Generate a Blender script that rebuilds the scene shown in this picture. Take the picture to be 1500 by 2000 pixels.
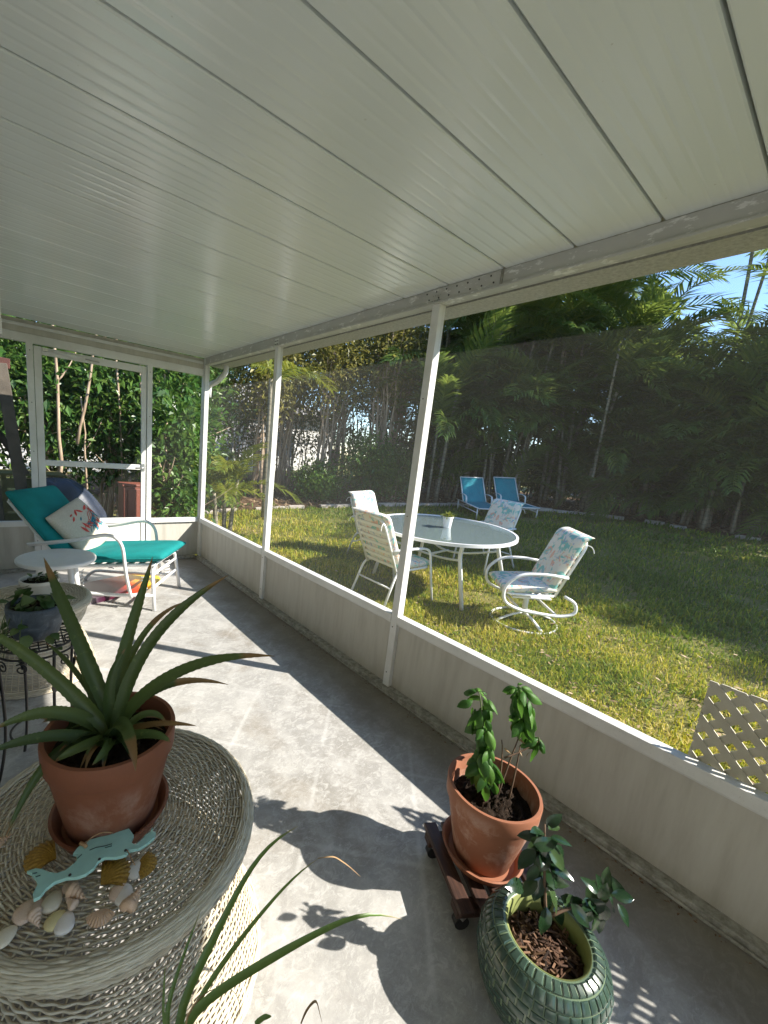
import bpy, math, random
import numpy as np
from mathutils import Matrix, Vector
random.seed(7); RNG = np.random.default_rng(11)
for o in list(bpy.data.objects): bpy.data.objects.remove(o)
scene = bpy.context.scene
COL = scene.collection
# ------------------------------------------------------------------ camera
YAW, PITCH, ROLL, FPX = 0.67455, -0.19473, 0.09698, 805.14
CAM = np.array([-1.8129, 0.0, 1.4247]); SX, SY = -108.56, 40.02
_cy, _sy, _cp, _sp = math.cos(YAW), math.sin(YAW), math.cos(PITCH), math.sin(PITCH)
FW = np.array([_sy*_cp, _cy*_cp, _sp]); RT = np.array([_cy, -_sy, 0.0]); UP = np.cross(RT, FW)
_cr, _sr = math.cos(ROLL), math.sin(ROLL)
RT, UP = _cr*RT + _sr*UP, -_sr*RT + _cr*UP
cam = bpy.data.cameras.new('camera'); camo = bpy.data.objects.new('camera', cam); COL.objects.link(camo)
cam.sensor_fit = 'HORIZONTAL'; cam.sensor_width = 36.0; cam.lens = FPX/1500*36
cam.shift_x = -SX/1500; cam.shift_y = SY/1500; cam.clip_start = 0.02; cam.clip_end = 400
camo.matrix_world = Matrix(((RT[0], UP[0], -FW[0], CAM[0]), (RT[1], UP[1], -FW[1], CAM[1]), (RT[2], UP[2], -FW[2], CAM[2]), (0, 0, 0, 1)))
scene.camera = camo
# ------------------------------------------------------------------ light
SUN = Vector((0.43, -0.47, 0.495)).normalized()          # towards the sun
w = bpy.data.worlds.new('World'); scene.world = w; w.use_nodes = True
nt = w.node_tree; bg = nt.nodes['Background']
sky = nt.nodes.new('ShaderNodeTexSky'); sky.sky_type = 'NISHITA'; sky.sun_disc = False
sky.sun_elevation = math.asin(SUN.z); sky.sun_rotation = math.atan2(SUN.x, SUN.y)
sky.air_density = 1.0; sky.dust_density = 0.0; sky.ozone_density = 4.0
nt.links.new(sky.outputs[0], bg.inputs[0]); bg.inputs[1].default_value = 0.105
sl = bpy.data.lights.new('sun', 'SUN'); slo = bpy.data.objects.new('sun', sl); COL.objects.link(slo)
sl.energy = 4.0; sl.angle = math.radians(0.53); sl.color = (1.0, 0.94, 0.84)
slo.rotation_euler = SUN.to_track_quat('Z', 'Y').to_euler()
scene.view_settings.view_transform = 'Standard'; scene.view_settings.look = 'None'
scene.view_settings.exposure = 1.58; scene.view_settings.gamma = 1.0
scene.render.resolution_x = 768; scene.render.resolution_y = 1024
try:
    scene.cycles.max_bounces = 10; scene.cycles.diffuse_bounces = 6; scene.cycles.transparent_max_bounces = 24
    scene.cycles.sample_clamp_indirect = 6.0
except Exception: pass
# ------------------------------------------------------------------ pixels (1500x2000) to places
def ray(px, py):
    d = FW*FPX + RT*(px-750-SX) - UP*(py-1000-SY); return d/np.linalg.norm(d)
def on(px, py, ax, val):
    d = ray(px, py); t = (val-CAM[ax])/d[ax]; return CAM + d*t
def at_depth(px, py, dep):
    d = ray(px, py); return CAM + d*(dep/(d@FW))
def depth(p): return float((np.asarray(p, float)-CAM)@FW)
SLOPE = 0.06
def gz(x, y=0.0):
    x = np.asarray(x, float)
    return -0.10 + SLOPE*(np.clip(x, 1.2, 10.5)-1.2)
def lawn_pt(px, py, h=0.0):
    d = ray(px, py); t = 0.5
    for _ in range(60):
        p = CAM + d*t; e = p[2]-(float(gz(p[0]))+h)
        t += e/max(0.03, -(d[2]-SLOPE*d[0]))*0.9 if d[2]-SLOPE*d[0] < 0 else 0.2
        t = min(t, 60)
    return CAM + d*t
# ------------------------------------------------------------------ mesh builder
def nrm(v):
    v = np.asarray(v, float); return v/(np.linalg.norm(v)+1e-12)
class MB:
    def __init__(s): s.v = []; s.f = []; s.n = 0; s.a = []; s.t = []
    def add(s, v, f, a=0.5, t=None):
        v = np.asarray(v, float).reshape(-1, 3)
        fs = f if isinstance(f, list) else [f]
        for q in fs:
            q = np.asarray(q, int)
            s.f.append(q+s.n)
            s.a.append(np.broadcast_to(np.asarray(a, float), (len(q),)) if np.ndim(a) == 0 or len(np.atleast_1d(a)) == len(q) else np.full(len(q), .5))
        s.v.append(v); s.n += len(v)
        s.t.append(np.zeros(len(v)) if t is None else np.asarray(t, float))
        return s
    def box(s, lo, hi, M=None, a=0.5):
        x0, y0, z0 = lo; x1, y1, z1 = hi
        v = np.array([(x0,y0,z0),(x1,y0,z0),(x1,y1,z0),(x0,y1,z0),(x0,y0,z1),(x1,y0,z1),(x1,y1,z1),(x0,y1,z1)], float)
        if M is not None: v = v@np.array(M)[:3, :3].T + np.array(M)[:3, 3]
        return s.add(v, np.array([(0,3,2,1),(4,5,6,7),(0,1,5,4),(1,2,6,5),(2,3,7,6),(3,0,4,7)]), a)
    def beam(s, p, q, wd, th, up=(0,0,1), a=0.5):
        p = np.asarray(p, float); q = np.asarray(q, float); d = nrm(q-p); x = nrm(np.cross(d, up)); y = np.cross(x, d)
        v = [c + x*i*wd/2 + y*j*th/2 for c in (p, q) for i, j in ((-1,-1),(1,-1),(1,1),(-1,1))]
        return s.add(v, np.array([(3,2,1,0),(4,5,6,7),(0,1,5,4),(1,2,6,5),(2,3,7,6),(3,0,4,7)]), a)
    def tube(s, pts, r, k=8, closed=False, a=0.5, squash=None, up=None, caps=True, tt=None):
        P = np.asarray(pts, float); n = len(P); r = np.broadcast_to(np.asarray(r, float), (n,))
        if closed: T = np.roll(P, -1, 0)-np.roll(P, 1, 0)
        else:
            T = np.empty_like(P); T[1:-1] = P[2:]-P[:-2]; T[0] = P[1]-P[0]; T[-1] = P[-1]-P[-2]
        T /= np.linalg.norm(T, axis=1)[:, None]+1e-12
        u = np.array(up, float) if up is not None else (np.array([0,0,1.]) if abs(T[0][2]) < .9 else np.array([1.,0,0]))
        X = np.empty_like(P); x = nrm(np.cross(T[0], u))
        for i in range(n):
            if up is not None: x = nrm(np.cross(T[i], u))
            else: x = nrm(x - T[i]*(x@T[i]))
            X[i] = x
        Y = np.cross(X, T)
        ang = np.arange(k)*2*math.pi/k + math.pi/k
        sq = squash if squash else (1, 1)
        ca, sa = np.cos(ang)*sq[0], np.sin(ang)*sq[1]
        V = P[:, None, :] + r[:, None, None]*(X[:, None, :]*ca[None, :, None] + Y[:, None, :]*sa[None, :, None])
        m = n if closed else n-1
        i = np.arange(m)[:, None]; j = np.arange(k)[None, :]
        i2 = (i+1) % n; j2 = (j+1) % k
        F = np.stack([i*k+j, i*k+j2, i2*k+j2, i2*k+j], -1).reshape(-1, 4)
        fs = [F]
        if not closed and caps: fs += [np.array([list(range(k))[::-1]]), np.array([[(n-1)*k+q for q in range(k)]])]
        fs = [f[:, ::-1] for f in fs]
        return s.add(V.reshape(-1, 3), fs, a, None if tt is None else np.repeat(np.asarray(tt, float), k))
    def lathe(s, prof, k=48, c=(0,0,0), a=0.5, wob=0):
        prof = np.asarray(prof, float); n = len(prof); ang = np.arange(k)*2*math.pi/k
        V = np.stack([prof[:, 0][:, None]*np.cos(ang), prof[:, 0][:, None]*np.sin(ang), np.repeat(prof[:, 1][:, None], k, 1)], -1)
        V += np.asarray(c, float)
        i = np.arange(n-1)[:, None]; j = np.arange(k)[None, :]; j2 = (j+1) % k
        F = np.stack([i*k+j, i*k+j2, (i+1)*k+j2, (i+1)*k+j], -1).reshape(-1, 4)
        return s.add(V.reshape(-1, 3), F, a)
    def grid(s, V, a=0.5, flip=False, t=None):
        V = np.asarray(V, float); n, m = V.shape[:2]
        i = np.arange(n-1)[:, None]; j = np.arange(m-1)[None, :]
        F = np.stack([i*m+j, i*m+j+1, (i+1)*m+j+1, (i+1)*m+j], -1).reshape(-1, 4)
        if flip: F = F[:, ::-1]
        return s.add(V.reshape(-1, 3), F, a, t)
    def build(s, name, mat, parent=None, smooth=False, bevel=0, kind=None, M=None, seg=2):
        me = mesh_of(s, name, mat, smooth)
        return link(name, me, parent, bevel, kind, M, seg)
def mesh_of(s, name, mat, smooth=False):
    me = bpy.data.meshes.new(name)
    V = np.concatenate(s.v); me.vertices.add(len(V)); me.vertices.foreach_set('co', V.ravel())
    lens = np.concatenate([np.full(len(f), f.shape[1]) for f in s.f]); loops = np.concatenate([f.ravel() for f in s.f])
    me.loops.add(len(loops)); me.loops.foreach_set('vertex_index', loops.astype(np.int32))
    st = np.concatenate([[0], np.cumsum(lens)[:-1]]).astype(np.int32)
    me.polygons.add(len(lens)); me.polygons.foreach_set('loop_start', st); me.polygons.foreach_set('loop_total', lens.astype(np.int32))
    me.polygons.foreach_set('use_smooth', np.full(len(lens), bool(smooth)))
    me.update(calc_edges=True); me.validate()
    if smooth == 'auto': me.set_sharp_from_angle(angle=math.radians(38))
    if len(me.polygons) == len(lens):
        at = me.attributes.new('rnd', 'FLOAT', 'FACE'); at.data.foreach_set('value', np.concatenate(s.a).astype(np.float32))
        if len(me.vertices) == len(V):
            at = me.attributes.new('tt', 'FLOAT', 'POINT'); at.data.foreach_set('value', np.concatenate(s.t).astype(np.float32))
    me.materials.append(mat)
    return me
def link(name, me, parent=None, bevel=0, kind=None, M=None, seg=2):
    o = bpy.data.objects.new(name, me); COL.objects.link(o)
    if parent is not None: o.parent = parent
    if M is not None: o.matrix_local = Matrix(M)
    if bevel:
        b = o.modifiers.new('bevel', 'BEVEL'); b.width = bevel; b.segments = seg; b.limit_method = 'ANGLE'; b.angle_limit = math.radians(40)
    if kind: o['kind'] = kind
    return o
def tag(o, label, cat, group=None):
    o['label'] = label; o['category'] = cat
    if group: o['group'] = group
    return o
def thing(name, label, cat, loc=(0,0,0), rz=0.0, group=None, tilt=False):
    o = bpy.data.objects.new(name, None); COL.objects.link(o); o.empty_display_size = .1
    R = Matrix.Rotation(rz, 4, 'Z')
    if tilt: R = Matrix.Rotation(-math.atan(SLOPE), 4, 'Y') @ R
    o.matrix_world = Matrix.Translation(Vector([float(q) for q in loc])) @ R
    return tag(o, label, cat, group)
def copy_tree(o, parent=None):
    c = o.copy(); COL.objects.link(c); c.parent = parent
    for ch in o.children: copy_tree(ch, c)
    return c
def bez(p, n=16):
    p = [np.asarray(q, float) for q in p]; t = np.linspace(0, 1, n)[:, None]; k = len(p)-1
    return sum(math.comb(k, i)*(1-t)**(k-i)*t**i*p[i] for i in range(k+1))
def poly(pts, rad=0.05, n=5):
    """polyline with rounded corners"""
    P = [np.asarray(q, float) for q in pts]; out = [P[0]]
    for i in range(1, len(P)-1):
        a = P[i]+nrm(P[i-1]-P[i])*min(rad, np.linalg.norm(P[i-1]-P[i])*.45); b = P[i]+nrm(P[i+1]-P[i])*min(rad, np.linalg.norm(P[i+1]-P[i])*.45)
        out += list(bez([a, P[i], b], n))
    out.append(P[-1]); return np.array(out)
def Rz(a): return np.array([[math.cos(a), -math.sin(a), 0], [math.sin(a), math.cos(a), 0], [0, 0, 1]])
def frame(fwd, upv=(0, 0, 1)):
    x = nrm(fwd); y = nrm(np.cross(upv, x)); z = np.cross(x, y); return np.stack([x, y, z], 1)
def mat4(R, t):
    M = np.eye(4); M[:3, :3] = R; M[:3, 3] = t; return [list(map(float, q)) for q in M]
# ------------------------------------------------------------------ materials
class NT:
    def __init__(s, name):
        s.m = bpy.data.materials.new(name); s.m.use_nodes = True; s.t = s.m.node_tree; s.b = s.t.nodes['Principled BSDF']; s.out = s.t.nodes['Material Output']
        s.co = None
    def n(s, ty, **kw):
        q = s.t.nodes.new(ty)
        for k, v in kw.items():
            if k.startswith('i_'): s.set(q.inputs[int(k[2:]) if k[2:].isdigit() else k[2:]], v)
            else: setattr(q, k, v)
        return q
    def set(s, inp, v):
        if hasattr(v, 'is_output'): s.t.links.new(v, inp)
        else:
            if isinstance(v, (tuple, list)) and len(v) == 3 and inp.type == 'RGBA': v = (*v, 1)
            inp.default_value = v
    def coord(s, kind='Object'):
        if not s.co: s.co = s.n('ShaderNodeTexCoord')
        return s.co.outputs[kind]
    def mapping(s, sc=(1,1,1), rot=(0,0,0), loc=(0,0,0), src=None):
        q = s.n('ShaderNodeMapping'); s.set(q.inputs[0], src if src else s.coord()); q.inputs['Scale'].default_value = sc; q.inputs['Rotation'].default_value = rot; q.inputs['Location'].default_value = loc
        return q.outputs[0]
    def noise(s, scale, detail=4, rough=.55, vec=None, dist=0.0, out=0):
        q = s.n('ShaderNodeTexNoise'); s.set(q.inputs['Vector'], vec if vec else s.coord()); q.inputs['Scale'].default_value = scale; q.inputs['Detail'].default_value = detail; q.inputs['Roughness'].default_value = rough; q.inputs['Distortion'].default_value = dist
        return q.outputs[out]
    def voro(s, scale, feature='F1', vec=None, out='Distance', rnd=1.0):
        q = s.n('ShaderNodeTexVoronoi', feature=feature); s.set(q.inputs['Vector'], vec if vec else s.coord()); q.inputs['Scale'].default_value = scale; q.inputs['Randomness'].default_value = rnd
        return q.outputs[out]
    def attr(s, name, out='Fac'):
        return s.n('ShaderNodeAttribute', attribute_name=name).outputs[out]
    def ramp(s, fac, stops, interp='LINEAR'):
        q = s.n('ShaderNodeValToRGB'); s.set(q.inputs[0], fac); e = q.color_ramp.elements; q.color_ramp.interpolation = interp
        while len(e) < len(stops): e.new(0.5)
        for el, (p, c) in zip(e, stops):
            el.position = p; el.color = (*c, 1) if isinstance(c, (tuple, list)) else (c, c, c, 1)
        return q.outputs[0]
    def mix(s, fac, a, b, mode='MIX'):
        q = s.n('ShaderNodeMix', data_type='RGBA', blend_type=mode); s.set(q.inputs[0], fac); s.set(q.inputs[6], a); s.set(q.inputs[7], b); return q.outputs[2]
    def math(s, op, a, b=0.0, c=None):
        q = s.n('ShaderNodeMath', operation=op); s.set(q.inputs[0], a); s.set(q.inputs[1], b)
        if c is not None: s.set(q.inputs[2], c)
        return q.outputs[0]
    def bump(s, h, strength=.3, dist=.01):
        q = s.n('ShaderNodeBump'); q.inputs['Strength'].default_value = strength; q.inputs['Distance'].default_value = dist; s.set(q.inputs['Height'], h); s.set(s.b.inputs['Normal'], q.outputs[0]); return q
    def base(s, c, rough=.5, metal=0.0, spec=.5):
        s.set(s.b.inputs['Base Color'], c); s.set(s.b.inputs['Roughness'], rough); s.set(s.b.inputs['Metallic'], metal); s.set(s.b.inputs['Specular IOR Level'], spec); return s
def simple(name, c, rough=.5, var=.12, scale=12, bump=.0, metal=0.0, spec=.5, bscale=80):
    q = NT(name); d = tuple(max(0, k*(1-var)) for k in c); l = tuple(min(1, k*(1+var)) for k in c)
    q.base(q.ramp(q.noise(scale, 6, .6), [(.3, d), (.7, l)]), rough, metal, spec)
    if bump: q.bump(q.noise(bscale, 4), bump, .004)
    return q.m
def leaf_mat(name, dark, mid, light, tip=None, trans=.35, rough=.42, tip_at=.82, spec=.5):
    q = NT(name); c = q.ramp(q.attr('rnd'), [(0, dark), (.5, mid), (1, light)])
    c = q.mix(q.math('MULTIPLY', q.noise(9, 3), .35), c, tuple(k*.45 for k in dark))
    c = q.mix(q.math('MULTIPLY', q.ramp(q.noise(70, 3, .6), [(.60, 0.0), (.70, 1.0)]), .28), c, tuple(min(1, k*1.5) for k in light))
    if tip: c = q.mix(q.ramp(q.math('ADD', q.attr('tt'), q.math('MULTIPLY', q.math('SUBTRACT', q.noise(14, 3), .5), .1)), [(tip_at-.05, 0.0), (tip_at, 1.0)]), c, tip)
    q.base(c, rough, 0, spec)
    tr = q.n('ShaderNodeBsdfTranslucent'); q.set(tr.inputs[0], q.mix(.5, c, light, 'MIX'))
    mx = q.n('ShaderNodeMixShader'); mx.inputs[0].default_value = trans; q.t.links.new(q.b.outputs[0], mx.inputs[1]); q.t.links.new(tr.outputs[0], mx.inputs[2]); q.t.links.new(mx.outputs[0], q.out.inputs[0])
    return q.m
MT = {}
def mk_materials():
    # painted aluminium of the enclosure
    q = NT('white_aluminium'); n = q.noise(3.5, 6, .65); c = q.ramp(n, [(.3, (.60, .60, .57)), (.55, (.72, .72, .70)), (.8, (.76, .76, .74))])
    sp = q.ramp(q.noise(160, 2, .5), [(.66, 0.0), (.74, 1.0)]); c = q.mix(q.math('MULTIPLY', sp, .35), c, (.33, .31, .27)); q.base(c, .42); q.bump(q.noise(60, 3), .05, .002); MT['alu'] = q.m
    q = NT('worn_beam_paint'); n = q.noise(2, 6, .65); c = q.ramp(n, [(.3, (.42, .42, .40)), (.7, (.55, .55, .53))])
    s2 = q.ramp(q.noise(34, 6, .7, q.mapping((.5, .35, 1))), [(.56, 0.0), (.62, 1.0)]); c = q.mix(q.math('MULTIPLY', s2, .75), c, (.80, .80, .79)); q.base(c, .42); MT['beam'] = q.m
    q = NT('gutter_paint'); n = q.noise(60, 5, .7); c = q.ramp(n, [(.35, (.33, .325, .30)), (.65, (.50, .495, .465))]); q.base(c, .55); MT['gutter'] = q.m
    q = NT('ceiling_paint'); pos = q.n('ShaderNodeNewGeometry').outputs['Position']; n = q.noise(1.1, 4, .5, pos); c = q.ramp(n, [(.3, (.70, .745, .745)), (.7, (.755, .795, .795))])
    c = q.mix(q.math('MULTIPLY', q.ramp(q.noise(3.2, 5, .65, q.mapping((.35, 1, 1), src=pos)), [(.52, 0.0), (.75, 1.0)]), .25), c, (.58, .61, .60))
    sp = q.ramp(q.voro(13, vec=pos), [(.030, 1.0), (.045, 0.0)]); c = q.mix(q.math('MULTIPLY', sp, .45), c, (.45, .45, .40))
    q.base(c, .21, 0, .6); q.bump(q.noise(4, 2, .5, q.mapping((.4, 1, 1), src=pos)), .07, .01); MT['ceil'] = q.m
    q = NT('kick_panel_paint'); st = q.noise(16, 5, .65, q.mapping((1, 1, .12))); c = q.ramp(st, [(.25, (.40, .38, .325)), (.5, (.50, .48, .42)), (.75, (.555, .54, .48))])
    d = q.ramp(q.noise(26, 4, .7, q.mapping((1, 1, .35))), [(.70, 0.0), (.78, 1.0)]); c = q.mix(q.math('MULTIPLY', d, .6), c, (.26, .235, .17)); sz = q.n('ShaderNodeSeparateXYZ'); q.set(sz.inputs[0], q.coord()); gr = q.ramp(q.math('ADD', sz.outputs[2], q.math('MULTIPLY', q.noise(9, 6, .7, q.mapping((1, 1, .3))), .22)), [(.13, 1.0), (.22, 0.0)]); c = q.mix(q.math('MULTIPLY', gr, .5), c, (.30, .27, .20)); q.base(c, .5); q.bump(q.noise(70, 3), .06, .003); MT['kick'] = q.m
    q = NT('dirty_channel'); c = q.ramp(q.noise(30, 6, .7), [(.3, (.13, .125, .10)), (.55, (.34, .33, .29)), (.75, (.50, .49, .45))]); q.base(c, .6); MT['channel'] = q.m
    # concrete
    q = NT('porch_concrete'); n1 = q.noise(1.3, 6, .6); n2 = q.noise(7, 8, .7, dist=.6); c = q.ramp(n1, [(.25, (.22, .202, .172)), (.5, (.305, .297, .28)), (.75, (.375, .37, .358))])
    c = q.mix(q.math('MULTIPLY', q.ramp(n2, [(.44, 0.0), (.60, 1.0)]), .65), c, (.45, .44, .42))
    sw = q.noise(20, 9, .78, q.mapping((1, 1.6, 1)), dist=1.4); c = q.mix(q.math('MULTIPLY', q.ramp(sw, [(.50, 0.0), (.60, 1.0)]), .55), c, (.53, .52, .50))
    st = q.ramp(q.noise(2.6, 5, .6, q.mapping((1, 1, 1), loc=(3, 1, 0))), [(.55, 0.0), (.72, 1.0)]); c = q.mix(q.math('MULTIPLY', st, .6), c, (.20, .165, .12))
    w1 = q.ramp(q.noise(36, 5, .6, dist=2.5), [(.485, 0.0), (.5, 1.0), (.515, 0.0)]); c = q.mix(q.math('MULTIPLY', w1, .28), c, (.60, .585, .55))
    sx = q.n('ShaderNodeSeparateXYZ'); q.set(sx.inputs[0], q.coord()); e = q.ramp(q.math('ADD', q.math('ADD', sx.outputs[0], .26), q.math('MULTIPLY', q.noise(4, 6, .7), .34)), [(0.0, 0.0), (.22, 1.0)])  # brown dirt by the wall, widened to put the strip's shade into the colour
    for (ca, sa), o0 in (((.70, .71), .426), ((.71, -.70), -1.40)):
        lin = q.math('PINGPONG', q.math('SUBTRACT', q.math('ADD', q.math('MULTIPLY', sx.outputs[0], ca), q.math('MULTIPLY', sx.outputs[1], sa)), o0), .215)
        lm = q.math('MULTIPLY', q.ramp(q.math('ADD', lin, q.math('MULTIPLY', q.math('SUBTRACT', q.noise(22, 4, .7), .5), .02)), [(.004, 1.0), (.013, 0.0)]), q.ramp(q.noise(3.1, 3, .5, q.mapping(loc=(2, 5, 0))), [(.42, 0.0), (.6, 1.0)]))
        c = q.mix(q.math('MULTIPLY', lm, .36), c, (.58, .575, .56))
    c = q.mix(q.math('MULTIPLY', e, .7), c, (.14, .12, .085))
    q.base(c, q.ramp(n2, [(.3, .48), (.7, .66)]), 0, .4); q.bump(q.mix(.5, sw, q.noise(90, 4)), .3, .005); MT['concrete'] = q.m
    q = NT('patch_mark'); q.base(q.ramp(q.noise(40, 6, .7), [(.35, (.33, .325, .31)), (.65, (.52, .51, .49))]), .6); MT['mark'] = q.m
    MT['tube'] = simple('white_tube_enamel', (.80, .80, .79), .28, .04, 6)
    MT['strap'] = simple('white_vinyl_strap', (.76, .75, .71), .45, .06, 20)
    q = NT('teal_canvas'); c = q.ramp(q.noise(5, 5), [(.3, (.006, .175, .175)), (.7, (.012, .255, .25))]); q.base(c, .75, 0, .25); wv = q.n('ShaderNodeTexWave'); q.set(wv.inputs[0], q.coord()); wv.inputs['Scale'].default_value = 220; q.bump(q.mix(.6, wv.outputs[1], q.noise(18, 3)), .18, .004); MT['teal'] = q.m
    q = NT('blue_sling'); c = q.ramp(q.noise(4, 4), [(.3, (.006, .20, .26)), (.7, (.010, .29, .35))]); q.base(c, .65, 0, .3); MT['sling'] = q.m
    # pastel floral cushion
    q = NT('pastel_floral_cushion'); b = (.70, .67, .58)
    n = q.noise(9, 3, .5, dist=1.2); c = q.mix(q.ramp(n, [(.55, 0.0), (.60, .9)]), b, (.16, .47, .42))
    n = q.noise(11, 3, .5, q.mapping(loc=(5, 2, 1)), 1.3); c = q.mix(q.ramp(n, [(.57, 0.0), (.62, .85)]), c, (.72, .38, .27))
    n = q.noise(13, 3, .5, q.mapping(loc=(1, 7, 3)), 1.2); c = q.mix(q.ramp(n, [(.60, 0.0), (.64, .75)]), c, (.24, .33, .50))
    n = q.noise(24, 3, .5, q.mapping(loc=(4, 1, 6)), .8); c = q.mix(q.ramp(n, [(.62, 0.0), (.66, .6)]), c, (.75, .60, .30))
    q.base(c, .8, 0, .2); q.bump(q.noise(22, 4), .22, .006); MT['floral'] = q.m
    q = NT('linen'); c = q.ramp(q.noise(90, 4), [(.3, (.56, .50, .40)), (.7, (.66, .60, .50))]); q.base(c, .85, 0, .15); q.bump(q.noise(12, 4), .3, .008); MT['linen'] = q.m
    MT['coral'] = simple('coral_thread', (.62, .075, .055), .8, .25, 30); MT['bluethread'] = simple('teal_thread', (.02, .19, .25), .8, .3, 30)
    # terracotta
    def terra(nm, bloom, lo, hi, col):
        q = NT(nm); c = q.ramp(q.noise(4, 6, .6), [(.3, tuple(k*.72 for k in col)), (.7, col)])
        sx = q.n('ShaderNodeSeparateXYZ'); q.set(sx.inputs[0], q.coord())
        h = q.ramp(sx.outputs[2], [(lo, 0.0), (lo+.05, 1.0), (hi-.05, 1.0), (hi, 0.0)])
        f = q.math('MULTIPLY', q.ramp(q.noise(6, 7, .72, q.mapping((1, 1, .8)), .5), [(.46, 0.0), (.66, 1.0)]), h)
        c = q.mix(q.math('MULTIPLY', f, bloom), c, (.62, .46, .38))
        c = q.mix(q.math('MULTIPLY', q.ramp(q.noise(13, 6, .7), [(.6, 0.0), (.72, 1.0)]), .35), c, (.17, .075, .04))
        q.base(c, .62, 0, .3); q.bump(q.noise(120, 4), .12, .002); return q.m
    MT['terra_a'] = terra('terracotta_orange', .45, .02, .17, (.27, .098, .05)); MT['terra_b'] = terra('terracotta_weathered', .9, .02, .26, (.33, .135, .075))
    q = NT('potting_soil'); c = q.ramp(q.noise(60, 6, .75), [(.3, (.010, .007, .005)), (.6, (.035, .022, .014)), (.8, (.11, .07, .045))]); q.base(c, .9, 0, .2); q.bump(q.noise(50, 6, .7), .9, .02); MT['soil'] = q.m
    q = NT('bark_mulch'); c = q.ramp(q.attr('rnd'), [(0, (.02, .011, .007)), (.6, (.085, .042, .024)), (1, (.24, .14, .085))]); q.base(c, .8, 0, .3); MT['mulch'] = q.m
    q = NT('green_glaze'); a = q.attr('rnd'); c = q.ramp(q.noise(7, 6, .65), [(.3, (.022, .044, .034)), (.55, (.045, .080, .060)), (.75, (.095, .140, .105))])
    c = q.mix(q.ramp(a, [(.55, 0.0), (.6, 1.0)]), c, (.13, .18, .11)); q.base(c, .24, 0, .6); q.bump(q.noise(30, 4), .1, .004); MT['glaze'] = q.m
    MT['glaze_in'] = simple('pale_green_glaze', (.22, .25, .09), .35, .2, 20)
    q = NT('dark_stained_wood'); c = q.ramp(q.noise(14, 7, .65, q.mapping((1, 9, 9))), [(.3, (.016, .008, .006)), (.7, (.075, .034, .022))]); q.base(c, .5); q.bump(q.noise(30, 5, .6, q.mapping((1, 10, 10))), .25, .003); MT['dwood'] = q.m
    MT['castor'] = simple('black_castor', (.012, .012, .013), .4, .2)
    q = NT('wicker_paint'); c = q.ramp(q.attr('rnd'), [(0, (.42, .36, .26)), (.5, (.61, .545, .415)), (1, (.74, .685, .55))]); c = q.mix(q.math('MULTIPLY', q.ramp(q.noise(35, 5, .7), [(.55, 0.0), (.7, 1.0)]), .4), c, (.30, .27, .20)); q.base(c, .42, 0, .45); MT['wicker'] = q.m
    MT['aqua'] = simple('aqua_painted_board', (.36, .61, .54), .55, .08, 25, .15)
    MT['ink'] = simple('dark_line_paint', (.05, .09, .09), .6)
    MT['twine'] = simple('jute_twine', (.42, .26, .13), .85, .2, 60)
    q = NT('golden_scallop'); sx = q.n('ShaderNodeSeparateXYZ'); c = q.ramp(q.noise(16, 5, .6), [(.3, (.20, .10, .012)), (.7, (.46, .27, .045))]); q.base(c, .45, 0, .4); MT['gold'] = q.m
    for i, (a, b) in enumerate([((.72, .62, .46), (.82, .75, .62)), ((.60, .40, .29), (.78, .62, .49)), ((.55, .35, .22), (.74, .52, .36)), ((.78, .72, .66), (.86, .80, .74)), ((.66, .53, .25), (.76, .66, .36))]):
        q = NT('shell_%d' % i); q.base(q.ramp(q.noise(40, 4, .6, q.mapping((1, 3, 1))), [(.35, a), (.65, b)]), .35); q.bump(q.noise(60, 3), .15, .002); MT['shell%d' % i] = q.m
    MT['wplastic'] = simple('white_plastic', (.74, .74, .72), .4, .04)
    MT['cream'] = simple('cream_ceramic_pot', (.63, .61, .55), .4, .06)
    q = NT('blue_grey_pot'); c = q.ramp(q.noise(22, 7, .75, dist=1), [(.35, (.035, .048, .066)), (.55, (.07, .09, .115)), (.72, (.17, .20, .235))]); q.base(c, .5); q.bump(q.noise(40, 5), .25, .004); MT['bluepot'] = q.m
    MT['iron'] = simple('black_wrought_iron', (.014, .013, .012), .45, .3, 40)
    # plants
    MT['pine'] = leaf_mat('pineapple_leaf', (.038, .072, .020), (.078, .122, .030), (.145, .185, .048), (.22, .12, .045), .22, .46)
    MT['basil'] = leaf_mat('basil_leaf', (.022, .085, .012), (.055, .17, .02), (.13, .28, .04), None, .40, .55)
    MT['garden'] = leaf_mat('glossy_dark_leaf', (.010, .028, .012), (.022, .055, .022), (.06, .10, .035), None, .12, .18, spec=.7)
    MT['pothos'] = leaf_mat('pothos_leaf', (.03, .075, .02), (.06, .13, .035), (.15, .21, .07), None, .25, .4)
    MT['strapleaf'] = leaf_mat('strap_leaf', (.085, .165, .035), (.13, .22, .05), (.19, .28, .07), (.36, .30, .17), .35, .4, .965)
    MT['stem'] = simple('brown_stem', (.12, .075, .045), .8, .3, 30); MT['gstem'] = simple('green_stem', (.09, .13, .04), .6, .2, 30)
    MT['dry'] = simple('dry_leaf', (.30, .19, .09), .75, .3, 20)
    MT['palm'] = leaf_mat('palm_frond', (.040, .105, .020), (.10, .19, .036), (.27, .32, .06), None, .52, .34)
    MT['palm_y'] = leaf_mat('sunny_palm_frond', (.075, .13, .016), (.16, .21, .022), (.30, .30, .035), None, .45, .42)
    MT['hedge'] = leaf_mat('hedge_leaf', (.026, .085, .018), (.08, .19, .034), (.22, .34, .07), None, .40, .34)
    MT['olive'] = leaf_mat('olive_leaf', (.09, .105, .018), (.21, .21, .04), (.42, .37, .10), None, .40, .45)
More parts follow.
